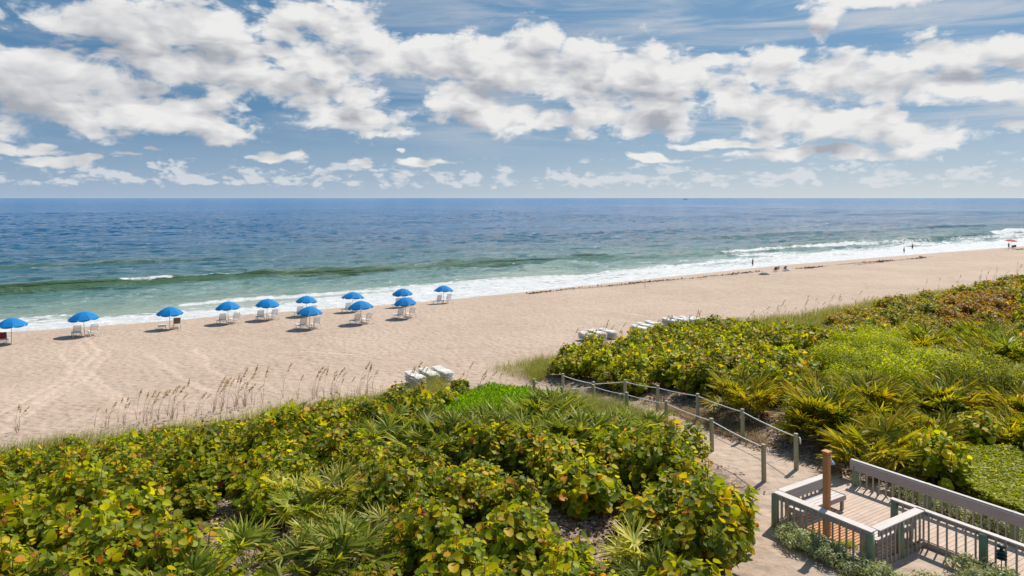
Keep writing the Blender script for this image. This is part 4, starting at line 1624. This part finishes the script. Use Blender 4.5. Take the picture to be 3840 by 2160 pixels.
G1, G2, G3 = (.135, .195, .006), (.30, .36, .008), (.50, .49, .012)
YL, OR, RD = (.66, .48, .015), (.64, .24, .012), (.27, .08, .028)
M_grape = mat_leaf('sea grape leaves', [(0, G1), (.30, G1), (.55, G2), (.80, G3), (.87, (.44, .42, .015)), (.93, YL), (.965, OR), (.992, RD), (1, RD)], .5)
M_grape_y = mat_leaf('sea grape leaves with more yellow', [(0, G1), (.28, G1), (.5, G2), (.74, G3), (.84, (.42, .40, .015)), (.95, YL), (.985, OR), (1, OR)], .5)
M_grape_o = mat_leaf('sea grape leaves turning orange', [(0, G1), (.2, G2), (.45, G3), (.62, YL), (.78, (.5, .27, .03)), (.90, OR), (1, RD)], .40)
M_grape_r = mat_leaf('sea grape leaves turning red brown', [(0, (.20, .21, .015)), (.25, (.38, .31, .02)), (.5, (.40, .17, .04)), (.70, (.24, .09, .05)), (.82, OR), (1, YL)], .45)
M_palm = mat_leaf('palmetto fronds', [(0, (.115, .175, .016)), (.45, (.22, .275, .022)), (.75, (.36, .37, .035)), (.93, (.48, .44, .07)), (1, (.55, .40, .12))], .4, .45, .2)
M_palm_y = mat_leaf('yellowing palmetto fronds', [(0, (.14, .17, .012)), (.4, (.29, .30, .014)), (.75, (.50, .42, .018)), (.92, (.62, .44, .03)), (1, (.55, .29, .06))], .4, .45, .2)
M_palm_s = mat_leaf('silvery palmetto fronds', [(0, (.22, .27, .03)), (.4, (.43, .44, .06)), (.75, (.64, .60, .16)), (1, (.74, .66, .28))], .4, .45, .2)
M_bush = mat_leaf('bright small leaves', [(0, (.19, .26, .008)), (.5, (.36, .43, .010)), (.85, (.50, .54, .014)), (1, (.58, .54, .03))], .5, .5)
M_bushd = mat_leaf('olive small leaves', [(0, (.12, .165, .012)), (.5, (.22, .265, .015)), (.85, (.35, .35, .022)), (1, (.46, .36, .05))], .45, .5)
M_cover = mat_leaf('bright ground cover leaves', [(0, (.10, .24, .008)), (.5, (.18, .36, .010)), (.9, (.28, .44, .015)), (1, (.40, .45, .03))], .5, .45)
M_hedge = mat_leaf('yellow green hedge leaves', [(0, (.32, .40, .006)), (.5, (.46, .52, .008)), (1, (.56, .56, .02))], .45, .45)
M_silver = mat_leaf('grey green leaves', [(0, (.20, .25, .11)), (.5, (.34, .38, .19)), (1, (.50, .52, .30))], .3, .55)
M_grass = mat_leaf('dune grass blades', [(0, (.13, .17, .025)), (.45, (.25, .28, .05)), (.8, (.38, .37, .10)), (1, (.52, .42, .20))], .4, .6, .15, .0)
M_straw = mat_leaf('dry stalks', [(0, (.24, .16, .085)), (.6, (.38, .26, .14)), (1, (.50, .37, .21))], .25, .7, .3)
M_seed = mat_leaf('sea oat seed heads', [(0, (.34, .22, .11)), (.6, (.50, .34, .18)), (1, (.62, .46, .28))], .25, .7, .3)
M_dry = mat_leaf('fallen dry leaves', [(0, (.14, .085, .06)), (.4, (.30, .20, .145)), (.75, (.46, .34, .27)), (1, (.62, .50, .42))], .1, .8, .3, .3)

POLY = {k: [(x * 3840 / 2576, y * 3840 / 2576) for (x, y) in v] for k, v in {
    'none': [(1850, 1110), (2160, 1140), (1960, 1240), (1945, 1330), (2080, 1400), (2300, 1449), (2700, 1455), (2700, 1800), (1800, 1800), (1760, 1449), (1815, 1300)],
    'none2': [(2140, 1150), (2320, 1165), (2480, 1265), (2700, 1400), (2700, 1520), (2150, 1205)],
    'none3': [(1270, 870), (1385, 862), (1395, 930), (1330, 1000), (1270, 990)],
    'bare': [(370, 1370), (400, 1290), (560, 1285), (600, 1340), (500, 1420)],
    'bare2': [(630, 1440), (665, 1325), (750, 1325), (740, 1440)],
    'bare3': [(1455, 1410), (1480, 1235), (1555, 1245), (1550, 1410)],
    'bare6': [(820, 1150), (900, 1150), (930, 1215), (830, 1215)],
    'bare7': [(1290, 1170), (1370, 1160), (1390, 1240), (1310, 1250)],
    'bare4': [(1650, 1000), (1790, 1020), (1900, 1060), (1960, 1140), (1900, 1170), (1800, 1120), (1700, 1040)],
    'bare5': [(1590, 1110), (1690, 1100), (1680, 1160), (1610, 1170)],
    'hedge': [(2330, 1160), (2420, 1135), (2700, 1150), (2700, 1400), (2480, 1260)],
    'cover': [(1095, 1055), (1140, 990), (1250, 962), (1400, 985), (1430, 1010), (1300, 1065), (1180, 1090)],
    'mound': [(1410, 1000), (1540, 975), (1640, 1005), (1700, 1065), (1670, 1095), (1480, 1045)],
    'palm1': [(890, 1120), (1040, 1075), (1180, 1090), (1170, 1140), (930, 1160)],
    'palm2': [(1170, 1095), (1300, 1050), (1480, 1025), (1690, 1080), (1760, 1085), (1740, 1130), (1560, 1140), (1300, 1140)],
    'palm3': [(670, 1300), (760, 1215), (870, 1205), (950, 1290), (1030, 1310), (1010, 1400), (900, 1500), (720, 1500), (730, 1400)],
    'palm4': [(440, 1500), (490, 1390), (650, 1380), (690, 1449), (690, 1520)],
    'palm5': [(1510, 1500), (1570, 1360), (1700, 1350), (1750, 1410), (1830, 1410), (1830, 1520)],
    'palmr1': [(1780, 1010), (1830, 955), (1900, 955), (1915, 1020), (1850, 1050)],
    'palmr2': [(1920, 1080), (1960, 985), (2250, 985), (2390, 1010), (2390, 1140), (2330, 1165), (2250, 1185), (2100, 1140)],
    'palmr3': [(2480, 1020), (2600, 1010), (2600, 1140), (2500, 1130)],
    'palmr4': [(2290, 845), (2600, 835), (2600, 930), (2330, 905)],
    'bright': [(2070, 905), (2170, 860), (2400, 890), (2480, 960), (2250, 1000), (2080, 970)],
    'olive': [(2390, 940), (2600, 930), (2600, 1040), (2490, 1060), (2400, 1040)],
    'red': [(2320, 800), (2420, 755), (2600, 745), (2600, 822), (2400, 835)],
    'orange': [(2080, 815), (2200, 775), (2420, 735), (2600, 700), (2600, 840), (2300, 845), (2100, 860)],
    'grassr': [(1925, 815), (1990, 765), (2150, 745), (2440, 690), (2450, 757), (2250, 800), (2090, 842), (1935, 848)],
    'grassl': [(1320, 920), (1390, 880), (1400, 920), (1340, 955)],
}.items()}


def inpoly(x, y, P):
    c = False
    j = len(P) - 1
    for i in range(len(P)):
        if (P[i][1] > y) != (P[j][1] > y) and x < (P[j][0] - P[i][0]) * (y - P[i][1]) / (P[j][1] - P[i][1]) + P[i][0]:
            c = not c
        j = i
    return c


def kind_at(s_, t_):
    """which plant grows at a ground spot"""
    x, y = XY(s_, t_)
    if y < 14:
        return None
    if 17.2 < s_ < 24.6 and t_ < 15.5:
        return None
    if -2.35 < s_ - pathc(t_) < (3.0 if 17 < t_ < 28 else 1.9) and t_ < 46:
        return None
    z = gz(x, y)
    px, py = proj(x, y, z + .55)
    if not (-260 < px < 4150 and py < 2420):
        return None
    for k, P in POLY.items():
        if inpoly(px, py, P):
            return None if k[:4] in ('bare', 'none') else k
    lim = 39.0 + float(toe(s_)) + (0.0 if s_ < 20 else 3.6 if s_ < 52 else 1.0)
    if 17 < s_ < 22.5:
        lim -= 2.0
    if t_ > lim:
        return 'fringe' if t_ < lim + 4.5 else None
    if s_ > 50 and t_ > 41.0 + .04 * (s_ - 50) + 1.6 * (vnoise(s_ * .15, 7.7) - .5):
        return 'grassr'
    return 'grape'


def placed(o, x, y, rz, sc, label, cat, group):
    o.location = (x, y, gz(x, y) - .03)
    o.rotation_euler = (0, 0, rz)
    o.scale = (sc, sc, sc * random.uniform(.85, 1.3))
    tag(o, label, cat, group)


def protos(name, makers, leafmat, stemmat, lname, sname):
    out = []
    for (lm, sm) in makers:
        lm.materials.append(leafmat); sm.materials.append(stemmat)
        out.append((lm, sm, name, lname, sname))
    return out


def plant(proto, x, y, rz, sc, label, cat, group):
    lm, sm, name, lname, sname = proto
    r = empty(name)
    link(lname, lm, None, r)
    link(sname, sm, None, r)
    if name == 'saw_palmetto':
        if not DEAD:
            DEAD.extend(dead_fronds(300 + q) for q in range(3))
        link('dead_fronds', DEAD[int(abs(x * 7.3)) % 3], None, r)
    placed(r, x, y, rz, sc, label, cat, group)
    return r


def dead_fronds(seed):
    g = np.random.default_rng(seed)
    tv = np.array([(-.32, 0, 0), (.32, 0, 0), (.5, .45, .0), (-.5, .45, 0), (.10, 1, -.10), (-.10, 1, -.10)])
    parts = []
    for i in range(5):
        a = i * 1.31 + g.uniform(-.4, .4)
        out = np.array([math.cos(a), math.sin(a), 0])
        P, B, sc, path = fan_frond(g, out * .1 + np.array([0, 0, .05]), out, g.uniform(.0, .3), .6, .5, 16)
        P = P.copy(); P[:, 2] = np.maximum(P[:, 2], .12)
        parts.append(spread(tv, BLADE_F, P, B, sc))
    V, Fc = join(parts)
    V[:, 2] = np.maximum(V[:, 2] * .7, .03)
    me = mesh_np('dead_fronds', V, Fc)
    me.materials.append(M_deadf)
    return me


M_deadf = mat_leaf('dead brown fronds', [(0, (.16, .10, .06)), (.5, (.30, .20, .12)), (1, (.46, .36, .25))], .15, .8, .1, .2)
DEAD = []


def with_mat(ps, mat):
    out = []
    for (lm, sm, name, ln, sn) in ps:
        l2 = lm.copy(); l2.materials.clear(); l2.materials.append(mat)
        out.append((l2, sm, name, ln, sn))
    return out


GR = protos('sea_grape_shrub', [sea_grape_meshes(20 + i, .86, 1.10, 44, 16, .068 + .011 * (i % 3)) for i in range(5)], M_grape, M_stem, 'foliage', 'stems')
GR_Y = with_mat(GR, M_grape_y); GR_O = with_mat(GR, M_grape_o); GR_R = with_mat(GR, M_grape_r)
PM = protos('saw_palmetto', [palmetto_meshes(40 + i, 15 + 2 * (i % 3)) for i in range(5)], M_palm, M_trunkp, 'fronds', 'stalks')
PM_Y = with_mat(PM, M_palm_y); PM_S = with_mat(PM, M_palm_s)
BU = protos('leafy_bush', [bush_meshes(60 + i, 1.0, 1.45, 4200, .075, 11) for i in range(4)], M_bush, M_stem, 'foliage', 'stems')
BU_D = with_mat(BU, M_bushd)
UW = protos('low_shrub', [bush_meshes(70 + i, .75, .6, 900, .075, 6) for i in range(3)], M_bushd, M_stem, 'foliage', 'stems')

# spots: a jittered net over the dunes, wider with distance
spots = []
gs = np.random.default_rng(99)


def net(step, smin, smax, tmin, tmax, jit=.42):
    i = 0
    t_ = tmin
    while t_ < tmax:
        s_ = smin + (step / 2 if i % 2 else 0)
        while s_ < smax:
            yield s_ + gs.uniform(-jit, jit) * step, t_ + gs.uniform(-jit, jit) * step
            s_ += step
        t_ += step * .87
        i += 1


cnt = {}
fringe_pts = []
LAB = {'gl': 'sea grape shrub with round green and some orange leaves in the left thicket',
       'gm': 'sea grape shrub of large round green leaves between the bare litter and the rope fence',
       'gr': 'sea grape shrub with green and yellow round leaves right of the rope fence',
       'go': 'sea grape shrub turning yellow and orange on the far right dune',
       'gd': 'sea grape shrub turning red brown at the far right of the dune',
       'pl': 'saw palmetto with green fan fronds left of the rope fence',
       'ps': 'saw palmetto with pale silvery fan fronds in the left foreground',
       'pr': 'saw palmetto with yellow green fronds on the right dune beyond the boardwalk',
       'bb': 'bright green small leaved bush among palmettos on the right dune',
       'bo': 'olive small leaved bush at the right edge of the dune',
       'lw': 'low dark small leaved shrub filling a gap in the thicket'}


grapes = []


def grape(P, i, x, y, rz, sc, lab, group):
    grapes.append((sc / y, P, i, x, y, rz, sc, lab, group))


def do_spot(s_, t_, step):
    k = kind_at(s_, t_)
    if k is None:
        return
    x, y = XY(s_, t_)
    cnt[k] = cnt.get(k, 0) + 1
    rz = gs.uniform(0, 6.28)
    i = int(gs.integers(0, 1000))
    far = step / 1.4
    if k == 'grape':
        if s_ < 22:
            edge = float(np.clip((40.5 - t_) / 6, .55, 1.0))
            key = 'gm' if (t_ < 21 and s_ > 12) else 'gl'
            P = GR if key == 'gl' or gs.random() < .5 else GR_Y
            grape(P, i % 5, x, y, rz, gs.uniform(.88, 1.2) * far * edge * (1.12 if key == 'gm' else 1), LAB[key], 'sea grapes of the left thicket' if key == 'gl' else 'sea grapes in front of the rope fence')
        else:
            near_rope = .75 if abs(s_ - pathc(t_)) < 3.2 else 1.0
            grape(GR_Y, i % 5, x, y, rz, gs.uniform(.85, 1.15) * far * near_rope, LAB['gr'], 'sea grapes right of the rope fence')
    elif k == 'orange':
        grape(GR_O if gs.random() < .7 else GR_Y, i % 5, x, y, rz, gs.uniform(.8, 1.1) * far * .75, LAB['go'], 'orange sea grapes on the far right dune')
    elif k == 'red':
        grape(GR_R if gs.random() < .75 else GR_O, i % 5, x, y, rz, gs.uniform(.8, 1.1) * far * .75, LAB['gd'], 'red brown sea grapes at the far right')
    elif k in ('palm1', 'palm2'):
        plant(PM[i % 5], x, y, rz, gs.uniform(1.0, 1.3) * far, LAB['pl'], 'palmetto', 'palmettos left of the rope fence')
    elif k in ('palm3', 'palm4', 'palm5'):
        plant((PM_S if gs.random() < .75 else PM)[i % 5], x, y, rz, gs.uniform(.8, 1.1) * far, LAB['ps'], 'palmetto', 'silvery palmettos in the foreground')
    elif k.startswith('palmr'):
        for q in range(2):
            plant((PM_Y if gs.random() < .72 else PM)[(i + q) % 5], x + q * gs.uniform(-1.1, 1.1), y + q * gs.uniform(-1.1, 1.1), rz + q, gs.uniform(.85, 1.2) * far * .95, LAB['pr'], 'palmetto', 'palmettos on the right dune')
        if gs.random() < .25:
            plant(UW[i % 3], x + .8, y + .3, rz, far, LAB['lw'], 'shrub', 'low shrubs between the larger plants')
    elif k == 'bright':
        plant(BU[i % 4], x, y, rz, gs.uniform(.9, 1.3) * far, LAB['bb'], 'bush', 'bright bushes on the right dune')
    elif k == 'olive':
        plant(BU_D[i % 4], x, y, rz, gs.uniform(.9, 1.3) * far, LAB['bo'], 'bush', 'olive bushes at the right edge')


for s_, t_ in net(1.62, -14, 22, 6, 48):
    if XY(s_, t_)[1] < 31:
        do_spot(s_, t_, 1.6)
for s_, t_ in net(1.8, -22, 22, 10, 50):
    if XY(s_, t_)[1] >= 31:
        do_spot(s_, t_, 1.75)
for s_, t_ in net(1.95, 22, 62, -4, 56):
    do_spot(s_, t_, 1.9)
for s_, t_ in net(2.6, 62, 120, -10, 58):
    do_spot(s_, t_, 2.6)
grapes.sort(key=lambda q: -q[0])
for (_, P, i, x, y, rz, sc, lab, grp) in grapes[:292]:
    plant(P[i], x, y, rz, sc, lab, 'sea grape', grp)


def mass(items):
    """the smallest, farthest shrubs as one body of leaves"""
    mats = []; V = []; Fs = []; mi = []; o = 0
    for (_, P, i, x, y, rz, sc, lab, grp) in items:
        lm = P[i][0]
        m_ = lm.materials[0]
        if m_ not in mats:
            mats.append(m_)
        n = len(lm.vertices); co = np.empty(n * 3); lm.vertices.foreach_get('co', co); co = co.reshape(-1, 3) * sc
        c, q = math.cos(rz), math.sin(rz)
        V.append(np.stack([co[:, 0] * c - co[:, 1] * q + x, co[:, 0] * q + co[:, 1] * c + y, co[:, 2] + gz(x, y)], 1))
        f = np.empty(len(lm.loops), np.int32); lm.loops.foreach_get('vertex_index', f)
        Fs.append(f.reshape(-1, 5) + o); o += n
        mi.append(np.full(len(f) // 5, mats.index(m_), np.int32))
    me = mesh_np('sea_grape_thicket', np.concatenate(V), np.concatenate(Fs))
    for m_ in mats:
        me.materials.append(m_)
    me.polygons.foreach_set('material_index', np.concatenate(mi))
    ob = link('sea_grape_thicket', me)
    tag(ob, 'farthest sea grapes merging into one green and orange mass', 'sea grapes', None, 'stuff')


if len(grapes) > 292:
    mass(grapes[292:])
print('PLANTS', cnt, len(grapes))

# ---- grass along the dune toe, on the mounds and between shrubs
def grass_points(n, smin, smax, tmin, tmax, test):
    got = []; tot = 0
    while tot < n:
        A_ = np.stack([gs.uniform(smin, smax, 4 * n), gs.uniform(tmin, tmax, 4 * n)], 1)
        A_ = A_[test(A_[:, 0], A_[:, 1])]
        got.append(A_); tot += len(A_)
    a = np.concatenate(got)[:n]
    X, Y = XY(a[:, 0], a[:, 1])
    return np.stack([X, Y, zt(a[:, 0], a[:, 1]) - .02], 1), a


def inpoly_np(x, y, P):
    c = np.zeros(len(x), bool)
    j = len(P) - 1
    for i in range(len(P)):
        yi, yj = P[i][1], P[j][1]
        if yi != yj:
            c ^= ((yi > y) != (yj > y)) & (x < (P[j][0] - P[i][0]) * (y - yi) / (yj - yi) + P[i][0])
        j = i
    return c


def toe_test(s_, t_):
    w = t_ - toe(s_) - np.where(s_ < 20, 40.6, 43.0)
    r = gs.random(len(s_))
    near = (w > -3.2) & (w < 2.2) & (r < np.exp(-(np.maximum(w, 0) / .9) ** 2) * (.25 + vnoise(s_ * .6, t_ * .6)))
    far = (w > -13) & (w < 1.2) & (r < np.where(w < 0, 1.0, .35))
    return np.where(s_ > 48, far, near) & (np.abs(s_ - pathc(t_)) > 1.6)


def poly_test(key):
    def f(s_, t_):
        x, y = XY(s_, t_)
        px, py = proj(x, y, zt(s_, t_) + .4)
        return inpoly_np(px, py, POLY[key]) & (np.abs(s_ - pathc(t_)) > 1.25)
    return f


def grass_obj(name, P, h, lean, w, label, mat=None, lean_dir=None):
    V, Fc = blades(P, h, lean, gs, w, lean_dir)
    o = link(name, mesh_np(name, V, Fc), mat or M_grass)
    tag(o, label, 'grass', None, 'stuff')


P, A = grass_points(34000, -26, 21.5, 35, 46, toe_test)
grass_obj('dune_grass', P, gs.uniform(.35, .95, len(P)) * (.6 + .7 * vnoise(A[:, 0] * .45, A[:, 1] * .45)), .75, .016, 'dune grass fringe between the left thicket and the sand')
P, A = grass_points(9000, 26, 48, 38, 50, toe_test)
grass_obj('dune_grass', P, gs.uniform(.3, .85, len(P)), .75, .016, 'dune grass fringe behind the right thicket')
P, A = grass_points(60000, 48, 150, 30, 56, toe_test)
grass_obj('dune_grass', P, gs.uniform(.45, 1.0, len(P)), .8, .036, 'wide band of dune grass along the far right dune')
P, A = grass_points(16000, 16, 24, 22, 40, poly_test('mound'))
grass_obj('mound_grass', P, gs.uniform(.6, 1.25, len(P)), .95, .012, 'soft green grass mounds beside the left rope', M_grass)
P, A = grass_points(2600, 24, 30, 36, 46, poly_test('grassl'))
grass_obj('mound_grass', P, gs.uniform(.4, .9, len(P)), .9, .014, 'grass clump where the right thicket meets the beach')

# ---- bright ground cover patch
P, A = grass_points(16000, 8, 26, 24, 44, poly_test('cover'))
hh = .28 + .30 * vnoise(A[:, 0] * .9, A[:, 1] * .9)
P[:, 2] += hh * gs.uniform(.35, 1.05, len(P)) + .22 * sstep(A[:, 1], 38, 34)
N = gs.normal(0, .55, (len(P), 3)) + [0, 0, .5]
D = gs.normal(0, .5, (len(P), 3)) + [0, 0, 1.0]
V, Fc = spread(OVAL_V, OVAL_F, P, dir_basis(D, N), .14 * gs.uniform(.7, 1.3, len(P)))
o = link('ground_cover', mesh_np('ground_cover', V, Fc), M_cover)
tag(o, 'bright green ground cover spreading in front of the piled loungers', 'ground cover', None, 'stuff')

# ---- clipped hedge at the right edge
def hedge():
    P, A = grass_points(26000, 24.6, 32, 2, 17, poly_test('hedge'))
    c = P.mean(0)
    hh = .62 + .16 * vnoise(A[:, 0] * .8, A[:, 1] * .8)
    u = gs.random(len(P))
    P[:, 2] += hh * np.where(u < .7, 1 - .18 * gs.random(len(P)) ** 2, gs.random(len(P)))
    N = gs.normal(0, .38, (len(P), 3)) + [0, 0, 1.0]
    V, Fc = spread(OVAL_V * [1.4, 1, 1], OVAL_F, P - c, rot_basis(N, gs.uniform(0, 6.28, len(P))), .10 * gs.uniform(.7, 1.3, len(P)))
    r = empty('clipped_hedge', c)
    link('foliage', mesh_np('foliage', V, Fc), M_hedge, r)
    idx = gs.integers(0, len(P), 60)
    paths = [[np.array([P[i, 0], P[i, 1], gz(P[i, 0], P[i, 1])]) - c, np.array([P[i, 0] + .05, P[i, 1], gz(P[i, 0], P[i, 1]) + .5]) - c] for i in idx]
    so_ = link('stems', tubes_np(paths, .012, .006).mesh('stems'), M_stem, r)
    so_['kind'] = 'stuff'
    tag(r, 'low clipped yellow green hedge at the right edge beyond the boardwalk', 'hedge')


hedge()

# ---- grey green shrubs around the boardwalk
SV = protos('silver_shrub', [bush_meshes(80 + i, .55, .62, 1500, .075, 8) for i in range(3)], M_silver, M_stem, 'foliage', 'stems')
for i, (s_, t_) in enumerate([(18.02, 13.1), (17.95, 12.55), (18.0, 12.0), (17.95, 11.45), (18.0, 10.9), (17.95, 10.35), (18.1, 9.8), (18.5, 9.3)]):
    x, y = XY(s_, t_)
    plant(SV[i % 3], x, y, i * 1.3, .92 + .1 * (i % 3), 'grey green shrub in the row along the near side of the lookout', 'shrub', 'grey green row along the lookout')
for i, (s_, t_) in enumerate([(19.0, 8.7), (19.7, 8.9), (20.2, 8.5), (19.5, 8.2), (20.4, 9.3), (20.3, 7.8), (18.9, 8.0)]):
    x, y = XY(s_, t_)
    plant(SV[i % 3], x, y, i * 1.7, 1.05, 'grey green shrub in the corner between the lookout and the walkway', 'shrub', 'grey green clump in the boardwalk corner')
for i in range(10):
    s_, t_ = 23.72 + .1 * math.sin(i * 2.2), 12.9 - i * .52
    x, y = XY(s_, t_)
    plant(SV[i % 3], x, y, i * 1.1, .9 + .08 * (i % 3), 'grey green shrub in the row behind the far walkway railing', 'shrub', 'grey green row behind the walkway')
x, y = XY(18.75, 11.75)
pv = plant(with_mat(UW, M_bush)[0], x, y, 0, .5, 'small leafy green plant growing beside the orange shower floor', 'plant', None)
pv.location.z = FZ

# ---- low shrubs and litter in the gaps
for k_, n_ in (('palm3', 9), ('palm2', 12), ('palm1', 4), ('palm5', 4)):
    P, A = grass_points(n_, -6, 24, 6, 36, poly_test(k_))
    for i in range(n_):
        plant(UW[i % 3], P[i, 0], P[i, 1], i, gs.uniform(.8, 1.2), LAB['lw'], 'shrub', 'low shrubs between the larger plants')


def litter_test(s_, t_):
    x, y = XY(s_, t_)
    ok = (y > 15) & (np.abs(s_ - pathc(t_)) > 1.15) & ~((s_ > 14.8) & (s_ < 24.2) & (t_ < 15))
    hit = gs.random(len(s_)) < .10
    for (a, b, r) in LITTER_BLOBS:
        hit |= (s_ - a) ** 2 + (t_ - b) ** 2 < r * r
    return ok & hit


P, A = grass_points(11000, -8, 40, 6, 36, litter_test)
P[:, 2] += .03 + .05 * gs.random(len(P))
N = gs.normal(0, .5, (len(P), 3)) + [0, 0, 1.0]
V, Fc = spread(LEAF_V * [1, 1, 2.2], LEAF_F, P, rot_basis(N, gs.uniform(0, 6.28, len(P))), .11 * gs.uniform(.5, 1.3, len(P)))
o = link('leaf_litter', mesh_np('leaf_litter', V, Fc), M_dry)
tag(o, 'fallen dry sea grape leaves on the bare ground between shrubs', 'leaf litter', None, 'stuff')
P, A = grass_points(9000, 24.2, 30, 12, 40, lambda s_, t_: poly_test('bare4')(s_, t_) | (gs.random(len(s_)) < .02))
grass_obj('dead_grass', P, gs.uniform(.12, .4, len(P)), 1.6, .014, 'dry straw matted on the bank right of the path', M_straw)

# dry seaweed lying on the old tide line
def wrack_pts(n):
    out = []
    while len(out) < n:
        s_ = gs.uniform(54, 260)
        c = 81.2 + 2.0 * (fbm(s_ * .03, 9.0, 3) - .45) * 2
        cl = vnoise(s_ * .13, 1.7)
        if gs.random() < max(0, cl - .35) * 1.6:
            out.append((s_, c + gs.normal(0, .4) + 2.4 * (vnoise(s_ * .35, 3.3) - .5)))
    return np.array(out)


A = wrack_pts(2800)
X, Y = XY(A[:, 0], A[:, 1])
P = np.stack([X, Y, zt(A[:, 0], A[:, 1]) + .03], 1)
N = gs.normal(0, .5, (len(P), 3)) + [0, 0, 1.0]
V, Fc = spread(OVAL_V * [1.3, 1, 6], OVAL_F, P, rot_basis(N, gs.uniform(0, 6.28, len(P))), .26 * gs.uniform(.3, 1.4, len(P)))
o = link('seaweed', mesh_np('seaweed', V, Fc), mat_leaf('dry seaweed', [(0, (.07, .04, .03)), (1, (.20, .12, .08))], .05, .9, .2, 0))
tag(o, 'dark dry seaweed scattered along the old tide line', 'seaweed', None, 'stuff')

# ---- sea oats
def sea_oat_meshes(seed, H=1.7):
    g = np.random.default_rng(seed)
    bend = g.uniform(.15, .6)
    path = [np.array([bend * u ** 2.4, .02 * math.sin(u * 3), H * (u - .12 * bend * u * u)]) for u in np.linspace(0, 1, 8)]
    m = tubes_np([path], .0075, .004, 5)
    for k in range(4):
        a = g.uniform(0, 6.28); hh = H * g.uniform(.3, .5)
        q = np.array([math.cos(a), math.sin(a), 0])
        m.tube([(0, 0, 0), tuple(q * .1 + np.array([0, 0, hh * .7])), tuple(q * .32 + np.array([0, 0, hh]))], [.005, .004, .002], 4, False)
    P = []; D = []
    n = 40
    for i in range(n):
        u = 1 - .24 * (i / n)
        c = np.array([bend * u ** 2.4, 0, H * (u - .12 * bend * u * u)])
        d = np.array([g.uniform(.2, 1.1), g.normal(0, .45), g.uniform(-.9, .5)]); d /= np.linalg.norm(d)
        P.append(c + d * g.uniform(0, .05)); D.append(d)
    P = np.array(P); D = np.array(D)
    V, Fc = spread(OVAL_V * [1.2, 1, 1], OVAL_F, P, dir_basis(D, g.normal(0, 1, (n, 3))), .065 * g.uniform(.6, 1.4, n))
    hm = mesh_np('seed_head', V, Fc)
    sm = m.mesh('stem')
    sm.materials.append(M_straw); hm.materials.append(M_seed)
    return sm, hm


OAT = [sea_oat_meshes(100 + i, 1.5 + .1 * (i % 4)) for i in range(7)]


def oat(px, py, top_py, label, group):
    """seed head seen at px, top_py; rooted near the dune toe"""
    p = at(px, py)
    z = gz(p.x, p.y)
    h = (py - top_py) / F * p.y * .88
    i = int(gs.integers(0, 7))
    r = empty('sea_oat', (p.x, p.y, z), gs.uniform(-.9, .9))
    link('stem', OAT[i][0], None, r); link('seed_head', OAT[i][1], None, r)
    k = h / (1.5 + .1 * (i % 4))
    r.scale = (k ** .5, k ** .5, k)
    tag(r, label, 'sea oat', group)


K = 3840 / 2576
for (x0, x1, n, base, top, lab) in [
        (0, 60, 3, ((0, 1095), (60, 1085)), (70, 95), 'dry sea oat stalk at the left photo edge before the sand'),
        (235, 420, 17, ((235, 1075), (420, 1050)), (45, 95), 'dry sea oat stalk among the left group before the tyre tracks'),
        (420, 700, 30, ((420, 1050), (700, 1005)), (50, 115), 'dry sea oat stalk in the dense middle row before the sand'),
        (700, 1010, 20, ((700, 1005), (1010, 985)), (45, 105), 'dry sea oat stalk in the row left of the piled loungers'),
        (1000, 1270, 17, ((1000, 985), (1270, 985)), (45, 95), 'dry sea oat stalk around the nearest lounger piles'),
        (1440, 1760, 34, ((1440, 880), (1760, 825)), (35, 75), 'dry sea oat stalk around the piled loungers behind the right thicket'),
        (1880, 2330, 44, ((1880, 812), (2330, 742)), (20, 52), 'dry sea oat stalk along the far right grass band'),
        (2330, 2560, 16, ((2330, 742), (2560, 690)), (20, 42), 'dry sea oat stalk at the far right end of the grass')]:
    c0 = gs.uniform(x0, x1, max(2, n // 5))
    for i in range(n):
        x = float(np.clip(c0[i % len(c0)] + gs.normal(0, 20), x0, x1)) if i % 2 else gs.uniform(x0, x1)
        yb = base[0][1] + (base[1][1] - base[0][1]) * (x - x0) / (x1 - x0) + gs.uniform(-4, 12)
        oat(x * K, yb * K, (yb - gs.uniform(*top)) * K, lab, lab.replace('dry sea oat stalk', 'sea oats'))
